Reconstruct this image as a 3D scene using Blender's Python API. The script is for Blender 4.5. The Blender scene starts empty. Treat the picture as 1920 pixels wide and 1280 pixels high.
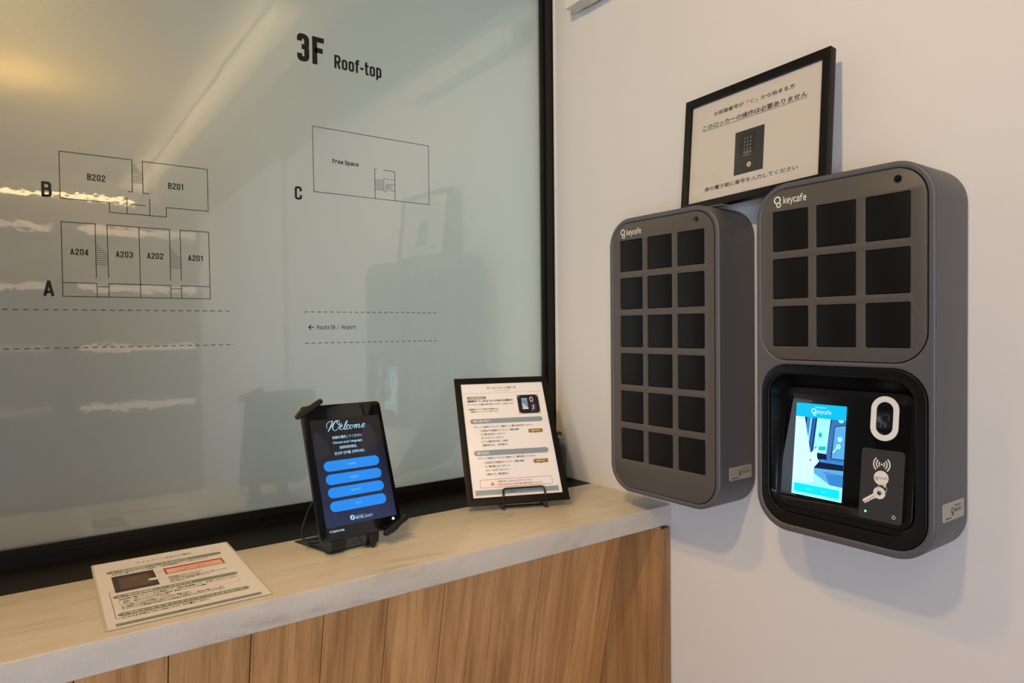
import bpy, bmesh, math, random
from mathutils import Matrix, Vector, Euler

random.seed(7)
SC = bpy.context.scene
COL = SC.collection
PI = math.pi
FLOOR = -1.34            # the script measures heights from the camera; everything is lifted by this much at the end
H0 = -FLOOR


def lin(c):
    return tuple((v / 12.92 if v <= .04045 else ((v + .055) / 1.055) ** 2.4) for v in (x / 255 for x in c))


# ------------------------------------------------------------------ camera, world, lights, exposure
F_PX = 1260.94
A_, P_, R_ = 0.62584855, 0.01750024, -0.00965702
ca, sa, cp, sp, cr, sr = math.cos(A_), math.sin(A_), math.cos(P_), math.sin(P_), math.cos(R_), math.sin(R_)
M1 = Matrix(((ca, -sa, 0), (0, 0, -1), (sa, ca, 0)))
M2 = Matrix(((1, 0, 0), (0, cp, -sp), (0, sp, cp)))
M3 = Matrix(((cr, -sr, 0), (sr, cr, 0), (0, 0, 1)))
RW = M3 @ M2 @ M1                               # world -> (right, down, forward)
rot = Matrix((RW[0], -Vector(RW[1]), -Vector(RW[2]))).transposed()
cd = bpy.data.cameras.new('camera')
cd.sensor_width = 36.0
cd.lens = F_PX / 1920 * 36.0
cd.clip_start = .02
cam = bpy.data.objects.new('camera', cd)
cam.matrix_world = rot.to_4x4()
COL.objects.link(cam)
SC.camera = cam

SC.view_settings.view_transform = 'Standard'
SC.view_settings.look = 'None'
SC.view_settings.gamma = 1
SC.view_settings.use_curve_mapping = False
SC.view_settings.exposure = 0.0

w = bpy.data.worlds.new('sky')
SC.world = w
w.use_nodes = True
bgn = w.node_tree.nodes['Background']
bgn.inputs[0].default_value = (.96, 1.0, .98, 1)
bgn.inputs[1].default_value = .90


def area(name, loc, target, sx, sy, power, color, spread=PI):
    d = bpy.data.lights.new(name, 'AREA')
    d.shape = 'RECTANGLE'
    d.size, d.size_y, d.energy, d.color, d.spread = sx, sy, power, color, spread
    o = bpy.data.objects.new(name, d)
    o.location = loc
    o.rotation_euler = (Vector(target) - Vector(loc)).to_track_quat('-Z', 'Y').to_euler()
    COL.objects.link(o)
    return o


def spot(name, loc, target, power, color, size, blend, rad):
    d = bpy.data.lights.new(name, 'SPOT')
    d.energy, d.color, d.spot_size, d.spot_blend, d.shadow_soft_size = power, color, size, blend, rad
    o = bpy.data.objects.new(name, d)
    o.location = loc
    o.rotation_euler = (Vector(target) - Vector(loc)).to_track_quat('-Z', 'Y').to_euler()
    COL.objects.link(o)
    return o


WARM = (1.0, .60, .24)
WARM2 = (1.0, .72, .42)
# the uplight that throws the golden pool on the ceiling
area('ceiling_uplight', (-.06, -.66, .76), (-.06, -.66, 1.08), .07, .07, 9, (1.0, .58, .10)).rotation_euler = (PI, 0, 0)
area('ceiling_wash', (.685, -1.2, .85), (.685, -1.2, 1.08), .05, 3.6, 5.6, (1.0, .73, .40), math.radians(70)).rotation_euler = (PI, 0, 0)
# warm downlight over the counter
spot('counter_downlight', (-.06, .97, 1.05), (.26, 1.08, -.39), 31, (1.0, .58, .16), math.radians(92), .8, .05)
# downlight washing the white wall
spot('wall_downlight', (-.25, .35, 1.05), (1.15, 1.10, .58), 50, (1.0, .73, .38), math.radians(110), .9, .05)
# daylight through the entrance on the left
area('daylight_entrance', (-2.5, -1.4, -.35), (.9, 1.0, -.45), 2.2, 1.9, 125, (.69, .79, 1.0))
# added warm fill without a fixture, brightens the shelving at the back
area('shelf_fill', (.35, -2.55, 1.0), (.35, -3.2, .1), .8, .1, 8, (1.0, .70, .42))


# ------------------------------------------------------------------ materials
MATS = {}


def mat(name, color, rough=.5, metal=0.0, spec=.5, coat=0.0, coat_rough=.05, emit=None, estr=1.0, build=None):
    if name in MATS:
        return MATS[name]
    m = bpy.data.materials.new(name)
    m.use_nodes = True
    b = m.node_tree.nodes['Principled BSDF']
    b.inputs['Base Color'].default_value = (*lin(color), 1)
    b.inputs['Roughness'].default_value = rough
    b.inputs['Metallic'].default_value = metal
    b.inputs['Specular IOR Level'].default_value = spec
    b.inputs['Coat Weight'].default_value = coat
    b.inputs['Coat Roughness'].default_value = coat_rough
    if emit:
        b.inputs['Emission Color'].default_value = (*lin(emit), 1)
        b.inputs['Emission Strength'].default_value = estr
    if build:
        build(m, m.node_tree, b)
    MATS[name] = m
    return m


def node(nt, kind, **kw):
    n = nt.nodes.new(kind)
    for k, v in kw.items():
        if k.startswith('i_'):
            n.inputs[k[2:].replace('_', ' ')].default_value = v
        else:
            setattr(n, k, v)
    return n


def ramp(nt, stops):
    n = nt.nodes.new('ShaderNodeValToRGB')
    e = n.color_ramp.elements
    while len(e) < len(stops):
        e.new(.5)
    for el, (p, c) in zip(e, stops):
        el.position = p
        el.color = (*c, 1)
    return n


def coords(nt, scale=(1, 1, 1), rot=(0, 0, 0), obj=True, rnd=False):
    t = nt.nodes.new('ShaderNodeTexCoord')
    mp = nt.nodes.new('ShaderNodeMapping')
    mp.inputs['Scale'].default_value = scale
    mp.inputs['Rotation'].default_value = rot
    nt.links.new(t.outputs['Object' if obj else 'Generated'], mp.inputs['Vector'])
    if rnd:
        oi = nt.nodes.new('ShaderNodeObjectInfo')
        mu = node(nt, 'ShaderNodeVectorMath', operation='SCALE')
        cb = nt.nodes.new('ShaderNodeCombineXYZ')
        for k in range(3):
            nt.links.new(oi.outputs['Random'], cb.inputs[k])
        nt.links.new(cb.outputs[0], mu.inputs[0])
        mu.inputs['Scale'].default_value = 9.0
        nt.links.new(mu.outputs[0], mp.inputs['Location'])
    return mp


def bump(nt, b, height, strength, dist=.001, socket='Normal'):
    n = nt.nodes.new('ShaderNodeBump')
    n.inputs['Strength'].default_value = strength
    n.inputs['Distance'].default_value = dist
    nt.links.new(height, n.inputs['Height'])
    nt.links.new(n.outputs[0], b.inputs[socket])


def b_paint(scale=350, strength=.15, dist=.0006):
    def f(m, nt, b):
        mp = coords(nt)
        n = node(nt, 'ShaderNodeTexNoise', i_Scale=scale, i_Detail=3.0)
        nt.links.new(mp.outputs[0], n.inputs['Vector'])
        bump(nt, b, n.outputs['Fac'], strength, dist)
    return f


def b_stone(m, nt, b):
    # solid-surface stone: soft veins along the counter, fine dark and light specks
    mp = coords(nt, (1.3, 6.0, 3.0))
    n1 = node(nt, 'ShaderNodeTexNoise', i_Scale=3.2, i_Detail=8.0, i_Roughness=.62, i_Distortion=1.2)
    nt.links.new(mp.outputs[0], n1.inputs['Vector'])
    r1 = ramp(nt, [(.28, lin((190, 176, 158))), (.42, lin((212, 202, 188))), (.62, lin((219, 210, 197))), (.8, lin((224, 216, 204)))])
    nt.links.new(n1.outputs['Fac'], r1.inputs[0])
    mp2 = coords(nt, (1.0, 1.0, 1.0))
    v = node(nt, 'ShaderNodeTexVoronoi', i_Scale=380.0)
    nt.links.new(mp2.outputs[0], v.inputs['Vector'])
    rs = ramp(nt, [(.10, (1, 1, 1)), (.17, (0, 0, 0))])
    nt.links.new(v.outputs['Distance'], rs.inputs[0])
    pick = node(nt, 'ShaderNodeSeparateColor')
    nt.links.new(v.outputs['Color'], pick.inputs[0])
    gt = node(nt, 'ShaderNodeMath', operation='GREATER_THAN')
    gt.inputs[1].default_value = .60
    nt.links.new(pick.outputs[0], gt.inputs[0])
    mu = node(nt, 'ShaderNodeMath', operation='MULTIPLY')
    nt.links.new(rs.outputs[0], mu.inputs[0])
    nt.links.new(gt.outputs[0], mu.inputs[1])
    mx = node(nt, 'ShaderNodeMix', data_type='RGBA')
    nt.links.new(mu.outputs[0], mx.inputs['Factor'])
    nt.links.new(r1.outputs[0], mx.inputs['A'])
    mx.inputs['B'].default_value = (*lin((150, 140, 133)), 1)
    v2 = node(nt, 'ShaderNodeTexVoronoi', i_Scale=170.0)
    nt.links.new(mp2.outputs[0], v2.inputs['Vector'])
    rs2 = ramp(nt, [(.10, (.6, .6, .6)), (.26, (0, 0, 0))])
    nt.links.new(v2.outputs['Distance'], rs2.inputs[0])
    p2 = node(nt, 'ShaderNodeSeparateColor')
    nt.links.new(v2.outputs['Color'], p2.inputs[0])
    g2 = node(nt, 'ShaderNodeMath', operation='GREATER_THAN')
    g2.inputs[1].default_value = .8
    nt.links.new(p2.outputs[0], g2.inputs[0])
    m2 = node(nt, 'ShaderNodeMath', operation='MULTIPLY')
    nt.links.new(rs2.outputs[0], m2.inputs[0])
    nt.links.new(g2.outputs[0], m2.inputs[1])
    mx2 = node(nt, 'ShaderNodeMix', data_type='RGBA')
    nt.links.new(m2.outputs[0], mx2.inputs['Factor'])
    nt.links.new(mx.outputs['Result'], mx2.inputs['A'])
    mx2.inputs['B'].default_value = (*lin((234, 228, 220)), 1)
    nt.links.new(mx2.outputs['Result'], b.inputs['Base Color'])


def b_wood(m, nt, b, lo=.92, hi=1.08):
    # oak: long grain along local z with cathedral figure; each board shifted by its own random number
    mp = coords(nt, (46.0, 46.0, 2.2), rnd=True)
    n0 = node(nt, 'ShaderNodeTexNoise', i_Scale=1.0, i_Detail=6.0, i_Roughness=.6, i_Distortion=.9)
    nt.links.new(mp.outputs[0], n0.inputs['Vector'])
    mp1 = coords(nt, (13.0, 13.0, 1.3), rnd=True)
    wv = node(nt, 'ShaderNodeTexNoise', i_Scale=1.0, i_Detail=3.0, i_Distortion=1.6)
    nt.links.new(mp1.outputs[0], wv.inputs['Vector'])
    mp2 = coords(nt, (420.0, 420.0, 7.0), rnd=True)
    n2 = node(nt, 'ShaderNodeTexNoise', i_Scale=1.0, i_Detail=4.0, i_Roughness=.6)
    nt.links.new(mp2.outputs[0], n2.inputs['Vector'])
    sm = node(nt, 'ShaderNodeMath', operation='MULTIPLY_ADD')
    nt.links.new(wv.outputs['Fac'], sm.inputs[0])
    sm.inputs[1].default_value = .45
    s2 = node(nt, 'ShaderNodeMath', operation='MULTIPLY')
    nt.links.new(n0.outputs['Fac'], s2.inputs[0])
    s2.inputs[1].default_value = .55
    nt.links.new(s2.outputs[0], sm.inputs[2])
    r = ramp(nt, [(.34, lin((164, 116, 68))), (.47, lin((200, 148, 94))), (.56, lin((214, 162, 105))), (.68, lin((226, 176, 118)))])
    nt.links.new(sm.outputs[0], r.inputs[0])
    r2 = ramp(nt, [(.34, (.72, .66, .60)), (.47, (1, 1, 1)), (.75, (1.0, 1.0, 1.0))])
    nt.links.new(n2.outputs['Fac'], r2.inputs[0])
    mx = node(nt, 'ShaderNodeMix', data_type='RGBA', blend_type='MULTIPLY')
    mx.inputs['Factor'].default_value = .8
    nt.links.new(r.outputs[0], mx.inputs['A'])
    nt.links.new(r2.outputs[0], mx.inputs['B'])
    oi = nt.nodes.new('ShaderNodeObjectInfo')
    hv = node(nt, 'ShaderNodeHueSaturation')
    mr = node(nt, 'ShaderNodeMapRange')
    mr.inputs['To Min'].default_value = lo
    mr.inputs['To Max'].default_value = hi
    nt.links.new(oi.outputs['Random'], mr.inputs['Value'])
    nt.links.new(mr.outputs[0], hv.inputs['Value'])
    nt.links.new(mx.outputs['Result'], hv.inputs['Color'])
    nt.links.new(hv.outputs[0], b.inputs['Base Color'])
    bump(nt, b, n2.outputs['Fac'], .25, .0006)


def b_film(m, nt, b):
    # frosted film on glass: faint mottling, glossy skin with a slight orange peel
    b.inputs['Coat IOR'].default_value = 2.4
    mp = coords(nt, (1, 1, 1))
    n = node(nt, 'ShaderNodeTexNoise', i_Scale=38.0, i_Detail=2.0)
    nt.links.new(mp.outputs[0], n.inputs['Vector'])
    bump(nt, b, n.outputs['Fac'], .042, .002, 'Coat Normal')
    n2 = node(nt, 'ShaderNodeTexNoise', i_Scale=420.0, i_Detail=2.0)
    nt.links.new(mp.outputs[0], n2.inputs['Vector'])
    bump(nt, b, n2.outputs['Fac'], .25, .0006, 'Normal')
    # the film lets some of the daylight outside through
    tl = nt.nodes.new('ShaderNodeBsdfTranslucent')
    tl.inputs['Color'].default_value = (*lin((214, 226, 218)), 1)
    mx = nt.nodes.new('ShaderNodeMixShader')
    mx.inputs[0].default_value = .45
    nt.links.new(b.outputs[0], mx.inputs[1])
    nt.links.new(tl.outputs[0], mx.inputs[2])
    nt.links.new(mx.outputs[0], nt.nodes['Material Output'].inputs['Surface'])


def b_metal_speck(m, nt, b):
    mp = coords(nt)
    n = node(nt, 'ShaderNodeTexNoise', i_Scale=900.0, i_Detail=3.0)
    nt.links.new(mp.outputs[0], n.inputs['Vector'])
    bump(nt, b, n.outputs['Fac'], .2, .0003)


def b_concrete(m, nt, b):
    mp = coords(nt, (1, .35, 1))
    n = node(nt, 'ShaderNodeTexNoise', i_Scale=2.2, i_Detail=8.0, i_Roughness=.6)
    nt.links.new(mp.outputs[0], n.inputs['Vector'])
    r = ramp(nt, [(.3, lin((176, 170, 160))), (.7, lin((205, 199, 188)))])
    nt.links.new(n.outputs['Fac'], r.inputs[0])
    nt.links.new(r.outputs[0], b.inputs['Base Color'])


def b_screen_dark(m, nt, b):
    # the tablet's welcome picture: black at the top fading to navy, with vague dark shapes
    mp = coords(nt)
    sep = nt.nodes.new('ShaderNodeSeparateXYZ')
    nt.links.new(mp.outputs[0], sep.inputs[0])
    n = node(nt, 'ShaderNodeTexVoronoi', i_Scale=22.0)
    nt.links.new(mp.outputs[0], n.inputs['Vector'])
    ad = node(nt, 'ShaderNodeMath', operation='MULTIPLY_ADD')
    nt.links.new(n.outputs['Distance'], ad.inputs[0])
    ad.inputs[1].default_value = .05
    nt.links.new(sep.outputs['Z'], ad.inputs[2])
    r = ramp(nt, [(.02, lin((42, 52, 92))), (.10, lin((33, 41, 72))), (.150, lin((30, 36, 62))), (.185, lin((27, 27, 38))), (.215, lin((20, 18, 20)))])
    nt.links.new(ad.outputs[0], r.inputs[0])
    nt.links.new(r.outputs[0], b.inputs['Emission Color'])
    b.inputs['Emission Strength'].default_value = .8


black_metal = lambda: mat('black_frame_metal', (26, 22, 20), .42, 0, .4)
M_WALL = mat('white_wall_paint', (222, 218, 213), .65, 0, .3, build=b_paint(240, .10, .0006))
M_CORNER = mat('white_corner_bead', (238, 234, 226), .5)
M_FLOOR = mat('grey_floor_tile', (178, 172, 164), .45, build=b_paint(60, .1))
M_CONC = mat('concrete', (190, 184, 174), .8, build=b_concrete)
M_FILM = mat('frosted_window_film', (188, 193, 185), .34, .62, .35, coat=1.0, coat_rough=.025, build=b_film)
M_STONE = mat('solid_surface_stone', (205, 192, 174), .32, 0, .45, build=b_stone)
M_WOOD = mat('oak_boards', (170, 122, 76), .42, 0, .4, build=b_wood)
M_WOOD_SHADED = mat('oak_boards_shaded', (140, 92, 52), .42, 0, .4, build=lambda m, nt, b: b_wood(m, nt, b, .62, .68))  # same oak, the end cheek's shade put into its colour
M_BLACK = mat('black_frame_metal', (19, 17, 16), .42, 0, .3, build=b_paint(150, .05, .0005))
M_SILL = mat('black_sill', (16, 14, 14), .5, 0, .2, build=b_paint(120, .08, .0006))
M_BLKPL = mat('black_satin_plastic', (22, 21, 21), .38, 0, .5, build=b_paint(500, .06, .0003))
M_BLKGL = mat('black_gloss', (10, 10, 11), .06, 0, .6)
M_FRAME = mat('black_brown_wood_frame', (14, 11, 10), .42, 0, .25, build=b_paint(180, .1, .0004))
M_PAPER = mat('white_paper', (233, 231, 236), .55, 0, .3, build=b_paint(900, .04, .0002))
M_LCASE = mat('charcoal_grey_case', (92, 92, 97), .46, .25, .5, build=b_metal_speck)
M_LPANEL = mat('warm_grey_metal_panel', (84, 79, 75), .45, .12, .5, build=b_metal_speck)
M_DOOR = mat('black_locker_door', (17, 16, 16), .42, 0, .18, build=b_paint(400, .04, .0003))
M_KEYPAD = mat('black_bezel_plastic', (13, 13, 15), .30, 0, .35, build=b_paint(500, .04, .0003))
M_TABCASE = mat('dark_tablet_metal', (60, 60, 62), .3, .7, .5)
M_ALU = mat('brushed_plate', (176, 170, 158), .4, .35, .5, build=b_paint(300, .06, .0002))


# ------------------------------------------------------------------ object helpers
def link(name, me, parent=None, mats=()):
    o = bpy.data.objects.new(name, me)
    COL.objects.link(o)
    for m in (mats if isinstance(mats, (list, tuple)) else [mats]):
        if m and m.name not in [x.name for x in me.materials if x]:
            me.materials.append(m)
    if parent is not None:
        o.parent = parent
    return o


def tag(o, label=None, cat=None, group=None, kind=None):
    if label: o['label'] = label
    if cat: o['category'] = cat
    if group: o['group'] = group
    if kind: o['kind'] = kind
    return o


def thing(name, label, cat, M, group=None):
    o = bpy.data.objects.new(name, None)
    o.empty_display_size = .05
    COL.objects.link(o)
    o.matrix_world = M
    return tag(o, label, cat, group)


def pose(yaw, tilt, roll, t):
    """local x right, y into the thing (away from the viewer), z up along its face"""
    A = Matrix.Rotation(math.radians(yaw), 3, 'Z')
    B = Matrix.Rotation(-math.radians(tilt), 3, 'X')
    C = Matrix.Rotation(math.radians(roll), 3, 'Y')
    return Matrix.Translation(t) @ (A @ B @ C).to_4x4()


def smooth(me, angle=35):
    for p in me.polygons:
        p.use_smooth = True
    try:
        me.set_sharp_from_angle(angle=math.radians(angle))
    except Exception:
        pass


def bm_new(bm, name):
    bmesh.ops.recalc_face_normals(bm, faces=bm.faces[:])
    me = bpy.data.meshes.new(name)
    bm.to_mesh(me)
    bm.free()
    return me


def bm_box(bm, x0, x1, y0, y1, z0, z1):
    v = [bm.verts.new((x, y, z)) for x in (x0, x1) for y in (y0, y1) for z in (z0, z1)]
    for f in ((0, 1, 3, 2), (4, 6, 7, 5), (0, 4, 5, 1), (2, 3, 7, 6), (0, 2, 6, 4), (1, 5, 7, 3)):
        bm.faces.new([v[i] for i in f])
    return v


def box(name, x0, x1, y0, y1, z0, z1, m, parent=None, bev=0.0, seg=2):
    bm = bmesh.new()
    bm_box(bm, x0, x1, y0, y1, z0, z1)
    if bev:
        bmesh.ops.bevel(bm, geom=bm.edges[:], offset=bev, segments=seg, affect='EDGES', profile=.5)
    me = bm_new(bm, name)
    if bev:
        smooth(me)
    return link(name, me, parent, m)


def rrect(x0, x1, z0, z1, r, n=6):
    pts = []
    for cx, cz, a0 in ((x1 - r, z1 - r, 0), (x0 + r, z1 - r, 90), (x0 + r, z0 + r, 180), (x1 - r, z0 + r, 270)):
        for k in range(n + 1):
            a = math.radians(a0 + 90 * k / n)
            pts.append((cx + r * math.cos(a), cz + r * math.sin(a)))
    return pts


def circle(cx, cz, r, n=24, rz=None):
    rz = rz or r
    return [(cx + r * math.cos(2 * PI * k / n), cz + rz * math.sin(2 * PI * k / n)) for k in range(n)]


def plate_mesh(outlines, y0, y1, bev=0.0, res=2):
    """solid plate with holes: outlines in local x,z; front face at y0, back face at y1"""
    c = bpy.data.curves.new('c', 'CURVE')
    c.dimensions = '2D'
    c.fill_mode = 'BOTH'
    th = y1 - y0
    c.extrude = max(th / 2 - bev, 0)
    c.bevel_depth = bev
    c.bevel_resolution = res
    c.offset = -bev
    for o in outlines:
        s = c.splines.new('POLY')
        s.points.add(len(o) - 1)
        for p, q in zip(s.points, o):
            p.co = (q[0], q[1], 0, 1)
        s.use_cyclic_u = True
    ob = bpy.data.objects.new('c', c)
    COL.objects.link(ob)
    dg = bpy.context.evaluated_depsgraph_get()
    me = bpy.data.meshes.new_from_object(ob.evaluated_get(dg))
    bpy.data.objects.remove(ob)
    bpy.data.curves.remove(c)
    # curve (x, y, z) -> local (x, mid - z, y)
    ymid = (y0 + y1) / 2
    for v in me.vertices:
        x, y, z = v.co
        v.co = (x, ymid - z, y)
    bm = bmesh.new()
    bm.from_mesh(me)
    bmesh.ops.remove_doubles(bm, verts=bm.verts[:], dist=1e-6)
    bmesh.ops.recalc_face_normals(bm, faces=bm.faces[:])
    bm.to_mesh(me)
    bm.free()
    return me


def plate(name, outlines, y0, y1, m, parent=None, bev=0.0, res=2):
    me = plate_mesh(outlines, y0, y1, bev, res)
    me.name = name
    smooth(me, 40)
    return link(name, me, parent, m)


def tube_mesh(path, r, sides=10, closed=False):
    bm = bmesh.new()
    P = [Vector(p) for p in path]
    rings = []
    up = None
    n = len(P)
    for i, p in enumerate(P):
        if closed:
            t = (P[(i + 1) % n] - P[i - 1]).normalized()
        else:
            t = (P[min(i + 1, n - 1)] - P[max(i - 1, 0)]).normalized()
        if up is None:
            up = Vector((0, 0, 1)) if abs(t.z) < .9 else Vector((1, 0, 0))
        s = t.cross(up)
        if s.length < 1e-6:
            s = t.orthogonal()
        s.normalize()
        up = s.cross(t).normalized()
        rings.append([bm.verts.new(p + r * (math.cos(2 * PI * k / sides) * s + math.sin(2 * PI * k / sides) * up)) for k in range(sides)])
    m = n if closed else n - 1
    for i in range(m):
        a, b = rings[i], rings[(i + 1) % n]
        for k in range(sides):
            bm.faces.new((a[k], a[(k + 1) % sides], b[(k + 1) % sides], b[k]))
    if not closed:
        bm.faces.new(rings[0][::-1])
        bm.faces.new(rings[-1])
    me = bm_new(bm, 'tube')
    smooth(me, 50)
    return me


def smooth_path(pts, n=8):
    """Catmull-Rom through the points"""
    P = [Vector(p) for p in pts]
    P = [P[0] * 2 - P[1]] + P + [P[-1] * 2 - P[-2]]
    out = []
    for i in range(1, len(P) - 2):
        a, b, c, d = P[i - 1], P[i], P[i + 1], P[i + 2]
        for k in range(n):
            t = k / n
            out.append(.5 * ((2 * b) + (c - a) * t + (2 * a - 5 * b + 4 * c - d) * t * t + (-a + 3 * b - 3 * c + d) * t ** 3))
    out.append(P[-2])
    return out


def round_path(pts, r, n=6):
    """polyline with filleted corners"""
    P = [Vector(p) for p in pts]
    out = [P[0]]
    for i in range(1, len(P) - 1):
        a, b, c = P[i - 1], P[i], P[i + 1]
        d1, d2 = (a - b), (c - b)
        rr = min(r, d1.length * .49, d2.length * .49)
        s, e = b + d1.normalized() * rr, b + d2.normalized() * rr
        for k in range(n + 1):
            t = k / n
            out.append((1 - t) ** 2 * s + 2 * t * (1 - t) * b + t * t * e)
    out.append(P[-1])
    return out


def lathe(name, prof, m, parent, n=32):
    bm = bmesh.new()
    rings = []
    for r, z in prof:
        if r < 1e-6:
            rings.append([bm.verts.new((0, 0, z))])
        else:
            rings.append([bm.verts.new((r * math.cos(2 * PI * k / n), r * math.sin(2 * PI * k / n), z)) for k in range(n)])
    for a, b in zip(rings, rings[1:]):
        for k in range(n):
            q = [a[k % len(a)], a[(k + 1) % len(a)], b[(k + 1) % len(b)], b[k % len(b)]]
            u = []
            for v in q:
                if v not in u:
                    u.append(v)
            if len(u) > 2:
                bm.faces.new(u)
    me = bm_new(bm, name)
    smooth(me, 40)
    return link(name, me, parent, m)


# ------------------------------------------------------------------ flat print (lettering, symbols, drawings)
TXT = {}


def glyphs(body, bold=0.0, shear=0.0, keep=False):
    if not keep and any(ord(c) > 0x2e7f for c in body):
        bold = 0.0
    key = (body, bold, shear)
    if key not in TXT:
        c = bpy.data.curves.new('t', 'FONT')
        c.body = body
        c.resolution_u = 3
        c.offset = bold
        c.shear = shear
        o = bpy.data.objects.new('t', c)
        COL.objects.link(o)
        dg = bpy.context.evaluated_depsgraph_get()
        me = bpy.data.meshes.new_from_object(o.evaluated_get(dg))
        V = [(v.co.x, v.co.y) for v in me.vertices]
        Fc = [tuple(p.vertices) for p in me.polygons]
        bpy.data.objects.remove(o)
        bpy.data.curves.remove(c)
        bpy.data.meshes.remove(me)
        TXT[key] = (V, Fc)
    return TXT[key]


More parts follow.
